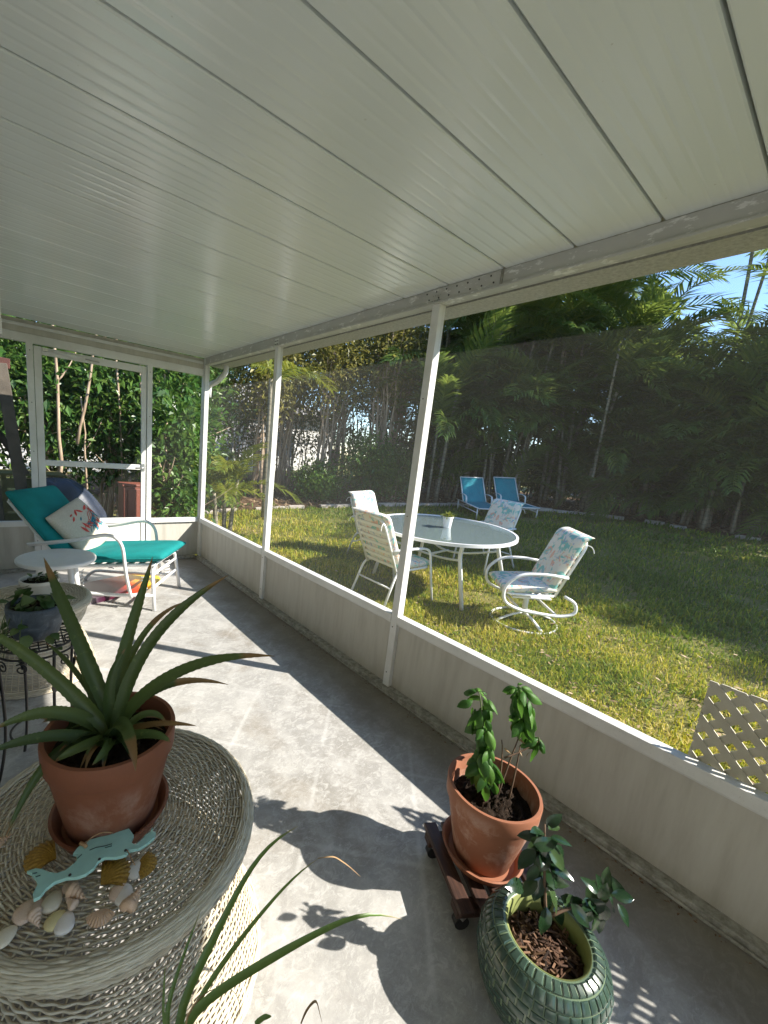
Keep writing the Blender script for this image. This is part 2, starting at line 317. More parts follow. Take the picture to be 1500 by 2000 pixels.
    MT['under'] = leaf_mat('understory_leaf', (.018, .05, .013), (.042, .095, .02), (.11, .165, .035), None, .42, .42)
    q = NT('palm_cane'); rg = q.n('ShaderNodeTexWave', bands_direction='Z'); q.set(rg.inputs[0], q.coord()); rg.inputs['Scale'].default_value = 3.2; rg.inputs['Distortion'].default_value = 1.5
    c = q.ramp(q.noise(5, 5), [(.3, (.13, .115, .075)), (.7, (.29, .26, .19))]); c = q.mix(q.ramp(rg.outputs[1], [(.80, 0.0), (.95, .6)]), c, (.09, .08, .05)); q.base(c, .6); MT['cane'] = q.m
    q = NT('shrub_bark'); c = q.ramp(q.noise(9, 6, .65, q.mapping((3, 3, .6))), [(.3, (.20, .13, .08)), (.7, (.54, .42, .30))]); q.base(c, .8); MT['bark'] = q.m
    # lawn
    q = NT('lawn_thatch'); c = q.ramp(q.noise(60, 6, .75), [(.3, (.10, .095, .025)), (.52, (.22, .19, .065)), (.72, (.40, .34, .14))]); c = q.mix(q.math('MULTIPLY', q.ramp(q.noise(1.1, 4, .6), [(.4, 0.0), (.62, 1.0)]), .6), c, (.09, .125, .02)); q.base(c, .9, 0, .15); q.bump(q.noise(70, 5, .7), .6, .03); MT['thatch'] = q.m
    q = NT('grass_blade'); c = q.ramp(q.attr('rnd'), [(0, (.075, .135, .012)), (.32, (.15, .235, .016)), (.6, (.36, .37, .024)), (.82, (.58, .49, .055)), (1, (.68, .56, .20))])
    q.base(c, .55, 0, .3); tr = q.n('ShaderNodeBsdfTranslucent'); q.set(tr.inputs[0], c); mx = q.n('ShaderNodeMixShader'); mx.inputs[0].default_value = .4; q.t.links.new(q.b.outputs[0], mx.inputs[1]); q.t.links.new(tr.outputs[0], mx.inputs[2]); q.t.links.new(mx.outputs[0], q.out.inputs[0]); MT['grass'] = q.m
    q = NT('bed_litter'); c = q.ramp(q.noise(35, 6, .75), [(.3, (.045, .028, .016)), (.55, (.13, .08, .045)), (.75, (.27, .18, .11))]); q.base(c, .9, 0, .15); q.bump(q.noise(40, 5, .7), .8, .03); MT['litter'] = q.m
    q = NT('litter_leaf'); q.base(q.ramp(q.attr('rnd'), [(0, (.07, .04, .02)), (.5, (.20, .12, .06)), (1, (.42, .31, .18))]), .8); MT['litterleaf'] = q.m
    MT['stone'] = simple('pale_edging_stone', (.42, .37, .32), .8, .25, 9, .4)
    MT['lattice'] = simple('tan_lattice', (.46, .43, .34), .6, .10, 10)
    MT['stucco'] = simple('white_stucco', (.66, .655, .63), .85, .05, 3, .35)
    MT['farwall'] = simple('pale_neighbour_stucco', (.60, .585, .56), .9, .10, 2, .2); MT['roof'] = simple('grey_roof_shingle', (.30, .28, .26), .85, .25, 5, .3)
    MT['winglass'] = simple('dark_window_glass', (.03, .04, .05), .08, .2)
    MT['tarp'] = simple('grey_blue_tarp', (.040, .052, .080), .38, .3, 6, .2); MT['brown'] = simple('brown_resin', (.20, .062, .040), .5, .1, 10); MT['oliveboard'] = simple('olive_board', (.13, .12, .045), .7, .2, 8)
    MT['timber'] = simple('weathered_timber', (.095, .080, .062), .8, .3, 8, .4); MT['redpaint'] = simple('faded_red_paint', (.085, .028, .020), .7, .2)
    MT['wire'] = simple('galvanised_wire', (.34, .34, .33), .4, .15, 30, metal=.6)
    q = NT('board_print'); sx = q.n('ShaderNodeSeparateXYZ'); q.set(sx.inputs[0], q.coord()); c = q.ramp(q.math('ADD', q.math('MULTIPLY', sx.outputs[0], 1.0), .5), [(.0, (.60, .62, .64)), (.30, (.045, .008, .03)), (.50, (.09, .008, .02)), (.66, (.55, .06, .015)), (.8, (.80, .42, .02)), (.92, (.78, .62, .04))]); q.base(c, .35); MT['boardprint'] = q.m
    MT['steel'] = simple('steel', (.45, .45, .45), .3, .1, 20, metal=.9); MT['screw'] = simple('dark_screw', (.03, .03, .03), .5)
    # tempered, lightly frosted table glass
    q = NT('table_glass'); q.base((.50, .66, .66), .25); tr = q.n('ShaderNodeBsdfTransparent'); tr.inputs[0].default_value = (.86, .93, .91, 1)
    gl = q.n('ShaderNodeBsdfGlossy'); gl.inputs['Roughness'].default_value = .06; gl.inputs[0].default_value = (.95, .97, .97, 1)
    fr = q.n('ShaderNodeFresnel'); fr.inputs[0].default_value = 1.5
    m1 = q.n('ShaderNodeMixShader'); m1.inputs[0].default_value = .36; q.t.links.new(tr.outputs[0], m1.inputs[1]); q.t.links.new(q.b.outputs[0], m1.inputs[2])
    m2 = q.n('ShaderNodeMixShader'); q.t.links.new(q.math('ADD', fr.outputs[0], .04), m2.inputs[0]); q.t.links.new(m1.outputs[0], m2.inputs[1]); q.t.links.new(gl.outputs[0], m2.inputs[2]); q.t.links.new(m2.outputs[0], q.out.inputs[0]); MT['glass'] = q.m
    # insect screen: fine mesh, mostly open
    q = NT('insect_screen'); tr = q.n('ShaderNodeBsdfTransparent'); df = q.n('ShaderNodeBsdfDiffuse'); df.inputs[0].default_value = (.27, .27, .26, 1); tl = q.n('ShaderNodeBsdfTranslucent'); tl.inputs[0].default_value = (.25, .25, .24, 1)
    md = q.n('ShaderNodeMixShader'); md.inputs[0].default_value = .5; q.t.links.new(df.outputs[0], md.inputs[1]); q.t.links.new(tl.outputs[0], md.inputs[2])
    mx = q.n('ShaderNodeMixShader'); q.set(mx.inputs[0], q.ramp(q.noise(1.5, 5, .6), [(.3, .06), (.7, .10)])); q.t.links.new(tr.outputs[0], mx.inputs[1]); q.t.links.new(md.outputs[0], mx.inputs[2]); q.t.links.new(mx.outputs[0], q.out.inputs[0]); MT['screen'] = q.m
    q2 = q.m.copy(); q2.name = 'hazed_insect_screen'; r_ = [n for n in q2.node_tree.nodes if n.type == 'VALTORGB'][0]; r_.color_ramp.elements[0].color = (.115, .115, .115, 1); r_.color_ramp.elements[1].color = (.17, .17, .17, 1); MT['screen_hazed'] = q2  # far-bay copy: slanting-view haze put into a denser coverage
mk_materials()
# ================================================================== the porch shell
H = 2.30; HS = 0.495; YE = 4.777; HB = 2.222; XH = -2.75; YB = -2.6
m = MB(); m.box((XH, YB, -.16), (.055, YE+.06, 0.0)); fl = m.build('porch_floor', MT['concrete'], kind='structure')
# roof deck and its ribbed ceiling panels
m = MB(); m.box((XH-.1, YB, 2.335), (.10, YE+.12, 2.385)); roof = m.build('porch_ceiling', MT['gutter'], kind='structure')
def panel_mesh(wd):
    prof = [(-wd/2+.0046, .034), (-wd/2+.0046, .004), (-wd/2+.009, 0)]
    for k in range(1, 6):
        yc = -wd/2 + wd*k/6
        prof += [(yc-.010, 0), (yc, .0009), (yc+.010, 0)]
    prof += [(wd/2-.009, 0), (wd/2-.0046, .004), (wd/2-.0046, .034)]
    prof = np.array(prof); xs = np.linspace(XH, .0, 24)
    V = np.stack([np.stack([np.full(len(prof), x), prof[:, 0], prof[:, 1] + .0016*math.sin(x*2.3)], 1) for x in xs], 0)
    m = MB(); m.grid(V, flip=False); return mesh_of(m, 'ceiling_panel', MT['ceil'], False)
seams = [-2.6, -2.3, -2.0, -1.7, -1.4, -1.1, -.82, -.54, -.27, .03, .3475, .61, .891, 1.190, 1.493] + [1.493+.3025*k for k in range(1, 11)] + [YE-.0]
pm = panel_mesh(.3)
for a, b in zip(seams[:-1], seams[1:]):
    o = link('ceiling_panel', pm, roof); o.location = (0, (a+b)/2, H); o.scale = (1, (b-a)/.3, 1)
# house wall beside the porch
m = MB(); m.box((XH-.15, YB, -.16), (XH, YE+.06, 2.33)); tag(m.build('house_wall', MT['stucco']), 'white stucco house wall along the inner side of the porch', 'wall')
m = MB(); m.box((-1.1, -1.30, .031), (-.03, -1.18, 2.221)); tag(m.build('added_shade_wall', MT['stucco']), 'unseen white stucco wall stub behind the camera, added to shade the porch', 'wall')  # unseen stub, added to shade the near right of the porch
bz = float(on(7, 650, 1, 2.94)[2])
t = thing('blind_box', 'white box of a rolled blind hanging from the ceiling at far left edge', 'blind', (-1.95, 2.94, bz))
m = MB(); m.box((-.15, -.03, 0), (.158, .03, H-bz-.001)); bx_ = m.build('housing', MT['wplastic'], t, bevel=.004)
m = MB(); m.box((-.151, -.034, -.012), (.1585, .034, .012)); m.build('bottom_bar', MT['alu'], t, bevel=.003)
# ---- screen enclosure
ENC = thing('screen_enclosure', 'white aluminium screen enclosure with posts, rail, kick panels and insect screen around the porch', 'screen enclosure')
PY = [YE-.025, 3.183, 1.555, -1.10, -2.45]
for k, y in enumerate(PY):
    top = H-.001 if k == 0 else HB+.055
    m = MB(); m.box((.0, y-.025, .0305), (.05, y+.025+(.053 if k == 0 else 0), top)); po = m.build('post', MT['alu'], ENC, bevel=.003)
    for zz in (.12, .42, 1.1, 1.75):
        m = MB(); m.tube([(.002, y+.004, zz), (-.0022, y+.004, zz)], .0036, 8); m.build('screw', MT['screw'], po)
    if k:
        m = MB(); m.box((-.003, y-.032, HB+.002), (.0, y+.032, HB+.062)); br = m.build('post_bracket', MT['alu'], ENC, bevel=.001)
        for dy in (-.022, -.008, .008, .022):
            for dz in (.018, .042):
                m = MB(); m.tube([(-.0035, y+dy, HB+dz), (-.006, y+dy, HB+dz)], .004, 6); m.build('screw', MT['screw'], br)
for y0, y1 in zip(PY[1:], PY[:-1]):
    a, b = y0+.0255, y1-.0255
    m = MB(); m.box((-.002, a, HS-.05), (.0515, b, HS)); m.build('rail', MT['alu'], ENC, bevel=.003)
    m = MB(); m.box((.028, a, .031), (.040, b, HS-.051)); m.build('kick_panel', MT['kick'], ENC)
    m = MB(); m.box((.018, a, HS-.064), (.0275, b, HS-.0512)); m.build('spline_strip', MT['alu'], ENC)
    V = [[(.026, a, z), (.026, b, z)] for z in (HS+.001, HB-.002)]
    m = MB(); m.grid(V); m.build('screen', MT['screen_hazed' if y0 > 1 else 'screen'], ENC)
m = MB(); m.box((-.022, YB, .001), (.06, YE-.0, .030)); m.box((-.034, YB, .0008), (-.0225, YE-.03, .012)); m.build('base_channel', MT['channel'], ENC, bevel=.003)
m = MB(); m.box((-.001, YB, HB+.012), (.05, YE-.051, H-.0012)); m.box((-.011, YB, HB), (.052, YE-.051, HB+.0118)); m.build('header_beam', MT['beam'], ENC, bevel=.002)
# splice sleeve on the header near the middle post
ys0, ys1 = 1.20, 1.64
m = MB(); m.box((-.006, ys0, HB+.014), (-.0015, ys1, H-.003)); sp = m.build('splice_plate', MT['beam'], ENC, bevel=.001)
m = MB(); m.box((-.0075, ys0-.012, HB+.013), (-.0016, ys0-.002, H-.002)); m.build('splice_seam', MT['channel'], sp)
for i in range(7):
    for j, dz in enumerate((.028, .060)):
        yy = ys0+.03+i*.062+(.018 if j else 0)
        m = MB(); m.tube([(-.0062, yy, HB+dz), (-.0085, yy, HB+dz)], .0042, 6); m.build('screw', MT['screw'], sp)
# gutter outside the header
m = MB(); m.box((.095, YB, 2.232), (.25, YE+.02, 2.236)); m.box((.095, YB, 2.2365), (.099, YE+.02, 2.333)); m.box((.246, YB, 2.2365), (.25, YE+.02, 2.345)); m.build('gutter', MT['gutter'], ENC)
m = MB(); m.tube(poly([(.17, 4.56, 2.245), (.17, 4.56, 2.16), (.12, 4.70, 2.06), (.095, 4.84, 2.04), (.095, 4.84, 1.9)], .05, 6), .034, 12, squash=(1, .8)); m.build('downspout', MT['wplastic'], ENC, smooth=True)
# ---- far end wall
XD0, XD1 = -1.565, -.598       # door opening
for x0, x1 in ((-1.6156, -1.5656), (-.595, -.545), (-2.72, -2.67)):
    m = MB(); m.box((x0, YE, .0305), (x1, YE+.05, 2.14)); po = m.build('post', MT['alu'], ENC, bevel=.003)
    for zz in (.3, .72, 1.16, 1.6, 2.05):
        m = MB(); m.tube([((x0+x1)/2, YE+.002, zz), ((x0+x1)/2, YE-.0025, zz)], .0042, 8); m.build('screw', MT['screw'], po)
m = MB(); m.box((-2.72, YE+.001, 2.112), (-.0005, YE+.049, 2.185)); m.build('end_header', MT['alu'], ENC, bevel=.002)
m = MB(); m.box((-2.74, YE+.006, 2.187), (-.0006, YE+.045, H-.004)); m.build('end_fascia', MT['kick'], ENC)
m = MB(); m.box((-2.72, YE-.012, 2.236), (-.012, YE+.004, 2.262)); m.build('end_trim', MT['alu'], ENC, bevel=.002)
for a, b in ((-.5445, -.0005), (-2.6695, -1.6165)):
    m = MB(); m.box((a, YE-.001, HS-.05), (b, YE+.051, HS)); m.build('rail', MT['alu'], ENC, bevel=.003)
    m = MB(); m.box((a, YE+.024, .031), (b, YE+.036, HS-.051)); m.build('kick_panel', MT['kick'], ENC)
    m = MB(); m.grid([[(a, YE+.03, HS+.001), (b, YE+.03, HS+.001)], [(a, YE+.03, 2.111), (b, YE+.03, 2.111)]]); m.build('screen', MT['screen'], ENC)
for a, b in ((-.5445, -.024), (-2.69, -1.567)):
    m = MB(); m.box((a, YE-.02, .001), (b, YE+.055, .0295)); m.build('base_channel', MT['channel'], ENC, bevel=.003)
# ---- screen door
D = thing('screen_door', 'white aluminium screen door with middle rail in the far end wall', 'door', (0, YE+.012, 0))
for a, b in ((XD0+.004, XD0+.062), (XD1-.050, XD1-.004)):
    m = MB(); m.box((a, 0, .012), (b, .03, 2.098)); m.build('stile', MT['alu'], D, bevel=.003)
a, b = XD0+.0625, XD1-.0505
for z0, z1 in ((2.03, 2.096), (1.03, 1.084), (HS-.045, HS+.012), (.012, .07)):
    m = MB(); m.box((a, .001, z0), (b, .029, z1)); m.build('rail', MT['alu'], D, bevel=.003)
m = MB(); m.box((a, .010, .0705), (b, .020, HS-.0455)); m.build('kick_panel', MT['alu'], D)
for z0, z1 in ((1.0845, 2.0295), (HS+.0125, 1.0295)):
    m = MB(); m.grid([[(a, .015, z0), (b, .015, z0)], [(a, .015, z1), (b, .015, z1)]]); m.build('screen', MT['screen'], D)
m = MB(); m.tube([(a+.05, -.028, 2.075), (a+.34, -.028, 2.058)], .014, 12); cl = m.build('closer', MT['wplastic'], D, smooth=True)
m = MB(); m.tube([(a+.34, -.028, 2.058), (a+.46, -.028, 2.051)], .005, 8); m.build('rod', MT['steel'], cl, smooth=True)
m = MB(); m.box((a+.005, -.034, 2.062), (a+.055, 0, 2.088)); m.build('bracket', MT['steel'], cl)
m = MB(); m.box((b-.004, -.010, 1.02), (b+.035, -.001, 1.10)); hd = m.build('latch', MT['steel'], D, bevel=.003)
m = MB(); m.tube(poly([(b+.016, -.012, 1.055), (b+.016, -.045, 1.055), (b-.07, -.045, 1.050)], .015), .008, 8); m.build('handle', MT['steel'], hd, smooth=True)
# ================================================================== the yard
xs = np.array([-90., 1.2, 10.5, 120.]); ys = np.array([-90., 0., 150.])
m = MB(); m.grid([[(x, y, float(gz(x))) for y in ys] for x in xs], flip=True); m.build('lawn', MT['thatch'], kind='structure')
EDGE_PX = [(480, 997), (600, 992), (760, 988), (870, 988), (1030, 995), (1160, 1007), (1300, 1027), (1450, 1052)]
EDGE = [lawn_pt(*p)[:2] for p in EDGE_PX]
EDGE = [EDGE[0]+np.array([-2.4, -.1])] + EDGE + [EDGE[-1]+np.array([.1, -2.2]), EDGE[-1]+np.array([.2, -9.0]), EDGE[-1]+np.array([.2, -16.0])]
EDGE = np.array(EDGE)
def resample(P, step):
    d = np.r_[0, np.cumsum(np.linalg.norm(np.diff(P, axis=0), axis=1))]; s = np.arange(0, d[-1], step)
    return np.stack([np.interp(s, d, P[:, k]) for k in range(P.shape[1])], 1)
ED = resample(EDGE, .25)
for _ in range(4): ED[1:-1] = (ED[:-2]+ED[1:-1]*2+ED[2:])/4
tn = np.gradient(ED, axis=0); tn /= np.linalg.norm(tn, axis=1)[:, None]; OUT = np.stack([-tn[:, 1], tn[:, 0]], 1)
if (OUT[10]@np.array([.3, 1.])) < 0: OUT = -OUT
V = [[(p[0]+q[0]*r, p[1]+q[1]*r, float(gz(p[0]+q[0]*r))+.012+.03*min(1, r*2)) for r in (0, .15, 1, 2.4, 4.5, 7)] for p, q in zip(ED, OUT)]
m = MB(); m.grid(V, flip=True); m.build('garden_bed', MT['litter'], kind='structure')
ge = thing('garden_edging', 'low line of pale stone edging blocks curving between lawn and garden bed', 'edging')
blk = MB(); blk.box((-.19, -.06, -.05), (.19, .06, .09)); bme = mesh_of(blk, 'edging_block', MT['stone'])
BS = resample(ED, .40)
for i in range(len(BS)-1):
    p = BS[i]; d = BS[i+1]-BS[i]
    if p[1] < -3 or random.random() < .10: continue
    o = link('edging_block', bme, ge, .012); a = math.atan2(d[1], d[0])+random.uniform(-.06, .06)
    o.matrix_world = Matrix.Translation((p[0], p[1], float(gz(p[0]))+random.uniform(-.035, .0))) @ Matrix.Rotation(-math.atan(SLOPE)*.9, 4, 'Y') @ Matrix.Rotation(a, 4, 'Z') @ Matrix.Rotation(random.uniform(-.06, .06), 4, 'X')
def edge_dist(x, y):
    P = np.stack([np.ravel(x), np.ravel(y)], 1); best = np.full(len(P), 1e9); sd = np.zeros(len(P))
    for i in range(0, len(ED), 2):
        d = P-ED[i]; q = np.hypot(d[:, 0], d[:, 1]); s = d@OUT[i]; u = q < best; best[u] = q[u]; sd[u] = s[u]
    return sd        # positive: inside the bed
# ---- grass
def make_grass(n, rmin, rmax, ln, wd, name_m):
    m_ = n; r = rmin*(rmax/rmin)**RNG.random(m_); th = RNG.uniform(-.35, 1.85, m_)
    x = CAM[0]+r*np.sin(th); y = r*np.cos(th)
    ok = (x > .08) & ((y < 30)); x, y = x[ok], y[ok]
    ok = edge_dist(x, y) < -.03; x, y = x[ok], y[ok]
    patch = np.sin(x*2.1+1.3*np.sin(y*1.7))*np.cos(y*1.9+np.sin(x*1.3))
    bare = np.sin(x*3.7+2*np.sin(y*2.3))+np.sin(y*4.1+1.7*np.sin(x*1.9)); keep = RNG.random(len(x)) < (.80+.20*patch)*np.where(bare > 1.25, .35, 1.0); x, y, patch = x[keep], y[keep], patch[keep]; tuft = np.sin(x*6.3+np.sin(y*5))*np.sin(y*5.7+np.cos(x*4))
    k = len(x); z = gz(x)
    az = RNG.uniform(0, 2*math.pi, k); tl = RNG.beta(1.6, 1.6, k)*1.25; L = ln*RNG.uniform(.5, 1.4, k)*(1+.45*np.clip(tuft, -.6, 1))*np.where(x < .45, 1.35, 1.0); W = wd*RNG.uniform(.6, 1.4, k)
    dx, dy = np.cos(az), np.sin(az)
    b = np.stack([x, y, z], 1); s = np.stack([-dy, dx, np.zeros(k)], 1)*W[:, None]/2
    mid = b+np.stack([dx*np.sin(tl*.6)*L*.55, dy*np.sin(tl*.6)*L*.55, np.cos(tl*.6)*L*.55], 1)
    tip = b+np.stack([dx*np.sin(tl)*L, dy*np.sin(tl)*L, np.cos(tl)*L*.9], 1)
    V = np.stack([b-s, b+s, mid+s*.8, mid-s*.8, tip], 1).reshape(-1, 3)
    i = np.arange(k)[:, None]*5
    rn = np.clip(RNG.beta(2, 2.2, k)*.85 - .16*patch + .22*(tl > .95) + .34*np.exp(-((x-1.3)/1.35)**2)*(.6+.4*np.sin(x*5+y*3)) - .22*np.clip((x-2.8)/1.5, 0, 1), 0, 1)  # dry straw near the porch; far lawn's shade put into darker green blades
    return V, i+np.array([[0, 1, 2, 3]]), i+np.array([[3, 2, 4]]), rn
m = MB()
for n, a, b, ln, wd in ((150000, 2.0, 5.2, .055, .0075), (110000, 5.0, 10, .075, .013), (60000, 9.5, 22, .09, .028)):
    V, q, tri, rn = make_grass(n, a, b, ln, wd, ''); m.add(V, [q, tri], rn)
tag(m.build('grass', MT['grass'], kind='stuff'), 'short green and straw yellow lawn grass around the patio furniture', 'grass')
# broad leaved weeds between the grass
m = MB()
for _ in range(170):
    r = 2.3*(7/2.3)**random.random(); a = random.uniform(.35, 1.65); x, y = CAM[0]+r*math.sin(a), r*math.cos(a)
    if x < .2 or x > 7: continue
    n = random.randint(6, 12); C0 = np.tile([x, y, float(gz(x))+.012], (n, 1))+RNG.normal(0, .012, (n, 3))*np.array([1, 1, .3]); D0 = np.stack([np.cos(np.arange(n)*2.4), np.sin(np.arange(n)*2.4), np.full(n, .5)], 1)
    V0 = []
    for c, d in zip(C0, D0):
        d = nrm(d+RNG.normal(0, .2, 3)); L = random.uniform(.03, .06); s = nrm(np.cross(d, [0, 0, 1]))*L*.22; m.add([c, c+d*L*.55+s, c+d*L-np.array([0, 0, L*.2]), c+d*L*.55-s], np.array([(0, 1, 2, 3)]), random.uniform(.05, .5))
tag(m.build('lawn_weeds', MT['grass'], kind='stuff'), 'small broad leaved weeds scattered in the lawn', 'weeds')
# dead leaves on the beds
k = 9000; ii = RNG.integers(0, len(ED), k); rr = RNG.uniform(.1, 3.2, k); P = ED[ii]+OUT[ii]*rr[:, None]+RNG.normal(0, .1, (k, 2)); z = gz(P[:, 0])+.05+RNG.uniform(0, .03, k)
az = RNG.uniform(0, 6.28, k); L = RNG.uniform(.04, .10, k); d = np.stack([np.cos(az), np.sin(az), RNG.uniform(-.3, .5, k)], 1)*L[:, None]; s = np.stack([-np.sin(az), np.cos(az), RNG.uniform(-.4, .4, k)], 1)*L[:, None]*.3
c = np.stack([P[:, 0], P[:, 1], z], 1); V = np.stack([c-d, c+s, c+d, c-s], 1).reshape(-1, 3)
m = MB(); m.add(V, np.arange(k*4).reshape(-1, 4), RNG.random(k)); tag(m.build('leaf_litter', MT['litterleaf'], kind='stuff'), 'brown dead leaves scattered over the garden bed', 'leaves')
k = 2600; r = 2.2*(12/2.2)**RNG.random(k); tq = RNG.uniform(0, 1.7, k); P = np.stack([CAM[0]+r*np.sin(tq), r*np.cos(tq)], 1); P = P[(P[:, 0] > .15) & (edge_dist(P[:, 0], P[:, 1]) < -.1)]; k = len(P); z = gz(P[:, 0])+RNG.uniform(.012, .045, k)
az = RNG.uniform(0, 6.28, k); L = RNG.uniform(.012, .036, k); d = np.stack([np.cos(az), np.sin(az), RNG.uniform(-.3, .3, k)], 1)*L[:, None]; s = np.stack([-np.sin(az), np.cos(az), RNG.uniform(-.4, .4, k)], 1)*L[:, None]*.35
c = np.stack([P[:, 0], P[:, 1], z], 1); V = np.stack([c-d, c+s, c+d, c-s], 1).reshape(-1, 3)
m = MB(); m.add(V, np.arange(k*4).reshape(-1, 4), .4+.6*RNG.random(k)); tag(m.build('fallen_leaves', MT['litterleaf'], kind='stuff'), 'small dry fallen leaves scattered on the lawn', 'leaves')
# ================================================================== vegetation
def frond_template(L, nl, droop, seed, wid=.040, lf=.34):
    rg = np.random.default_rng(seed); m = MB()
    t = np.linspace(0, 1, 14); ax = np.stack([L*(t-.18*droop*t**3), np.zeros(14), -droop*L*.62*t**2.2], 1)
    m.tube(ax, np.linspace(.012, .003, 14)*L/1.6, 3, a=.75, caps=False)
    tt = np.linspace(.10, .995, nl)
    P = np.stack([np.interp(tt, t, ax[:, k]) for k in range(3)], 1); T = np.gradient(P, axis=0); T /= np.linalg.norm(T, axis=1)[:, None]
    for sgn in (-1, 1):
        side = np.array([0, sgn, 0.]); up = np.cross(T, np.array([0, 1., 0])); up *= np.where(up[:, 2] < 0, -1, 1)[:, None]
        fa = np.interp(tt, [0, .5, 1], [.55, .75, 1.35])[:, None]
        d = side+T*fa+up*.32+rg.normal(0, .10, (nl, 3)); d /= np.linalg.norm(d, axis=1)[:, None]
        ll = (L*lf*np.interp(tt, [0, .25, .7, 1], [.55, 1, .85, .35])*rg.uniform(.85, 1.12, nl))[:, None]
        wv = np.cross(d, up); wv /= np.linalg.norm(wv, axis=1)[:, None]; wv = wv*wid*L/1.6*.5
        mid = P+d*ll*.5; tip = P+d*ll*.93-np.array([0, 0, 1.])*ll*rg.uniform(.18, .5, (nl, 1))
        V = np.stack([P-wv*.5, P+wv*.5, mid+wv, mid-wv, tip], 1).reshape(-1, 3); i = np.arange(nl)[:, None]*5
        m.add(V, [i+np.array([[0, 1, 2, 3]]), i+np.array([[3, 2, 4]])], rg.random(nl))
    return np.concatenate(m.v), m.f, np.concatenate(m.a)
TPL = [frond_template(1.0, 30, d, 50+i) for i, d in enumerate((.35, .6, .85, 1.05, .5, .95))]
def put_frond(m, p, az, el, L, shade=0.0, rg=random):
    V, F, A = TPL[rg.randrange(len(TPL))]
    R = Rz(az) @ np.array([[math.cos(el), 0, -math.sin(el)], [0, 1, 0], [math.sin(el), 0, math.cos(el)]])
    tw = rg.uniform(-.5, .5); Rt = np.array([[1, 0, 0], [0, math.cos(tw), -math.sin(tw)], [0, math.sin(tw), math.cos(tw)]])
    Q = (V*L)@(R@Rt).T + np.asarray(p); n0 = 0
    a0 = 0; b = m.n
    m.v.append(Q); m.t.append(np.zeros(len(Q)))
    for f in F: m.f.append(f+b); m.a.append(np.clip(A[a0:a0+len(f)]*.8+.1+shade, 0, 1)); a0 += len(f)
    m.n += len(Q)
def palm_clump(x, y, canes, hmin, hmax, label, seed, fl=(1.3, 2.0), nf=(7, 10), spread=.55, mat='palm', lean=.10, name='areca_palm', group='areca palms behind the loungers', low=4, lean_dir=None):
    rg = random.Random(seed); z = float(gz(x))
    t = thing(name, label, 'palm', (x, y, z), group=group); cr = MB()
    for k in range(canes):
        a = rg.uniform(0, 6.28); r = spread*rg.random()**.6; h = rg.uniform(hmin, hmax)
        la = a+rg.uniform(-.6, .6) if lean_dir is None else lean_dir+rg.uniform(-.3, .3); lm = lean*h*rg.uniform(.4, 1.6)
        b = np.array([r*math.cos(a), r*math.sin(a), -.05]); tp = b+np.array([lm*math.cos(la), lm*math.sin(la), h])
        pts = bez([b, b+np.array([0, 0, h*.5])+.3*(tp-b)*np.array([1, 1, 0]), tp], 8)
        mm = MB(); rad = rg.uniform(.028, .05); mm.tube(pts, np.linspace(rad*1.15, rad*.75, 8), 7); mm.build('trunk', MT['cane'], t, smooth=True)
        sh = MB(); 
        n = rg.randint(*nf); a0 = rg.uniform(0, 6.28)
        for q in range(n):
            el = rg.uniform(.15, 1.25); put_frond(cr, tp+np.array([0, 0, rg.uniform(-.25, .1)]), a0+q*2.4+rg.uniform(-.3, .3), el, rg.uniform(*fl), rg.uniform(-.15, .15), rg)
    for k in range(low):
        a = rg.uniform(0, 6.28); zz = rg.uniform(.3, max(1.0, hmax*.72)); put_frond(cr, (rg.uniform(-.5, .5), rg.uniform(-.5, .5), zz), a, rg.uniform(.3, 1.25), rg.uniform(*fl)*.95, -.15, rg)
    cr.build('crown', MT[mat], t); return t
def leaves(m, C, Nn, L, seed, asp=.48, droop=.25, rn=None):
    """C (n,3) leaf bases, Nn (n,3) rough outward direction"""
    rg = np.random.default_rng(seed); n = len(C)
    d = Nn+rg.normal(0, .75, (n, 3)); d /= np.linalg.norm(d, axis=1)[:, None]
    up = np.array([0, 0, 1.])+rg.normal(0, .55, (n, 3)); s = np.cross(d, up); s /= np.linalg.norm(s, axis=1)[:, None]; u = np.cross(s, d)
    l = (L*rg.uniform(.6, 1.3, n))[:, None]
    mid = C+d*l*.5; tip = C+d*l-np.array([0, 0, 1.])*l*droop*rg.uniform(0, 1.4, (n, 1))
    w_ = s*l*asp*.5; lift = u*l*.10
    V = np.stack([C, mid+w_+lift, tip, mid-w_+lift], 1).reshape(-1, 3); i = np.arange(n)[:, None]*4
    a = rg.beta(2, 2, n) if rn is None else rn
    m.add(V, [i+np.array([[0, 1, 2]]), i+np.array([[0, 2, 3]])], a)
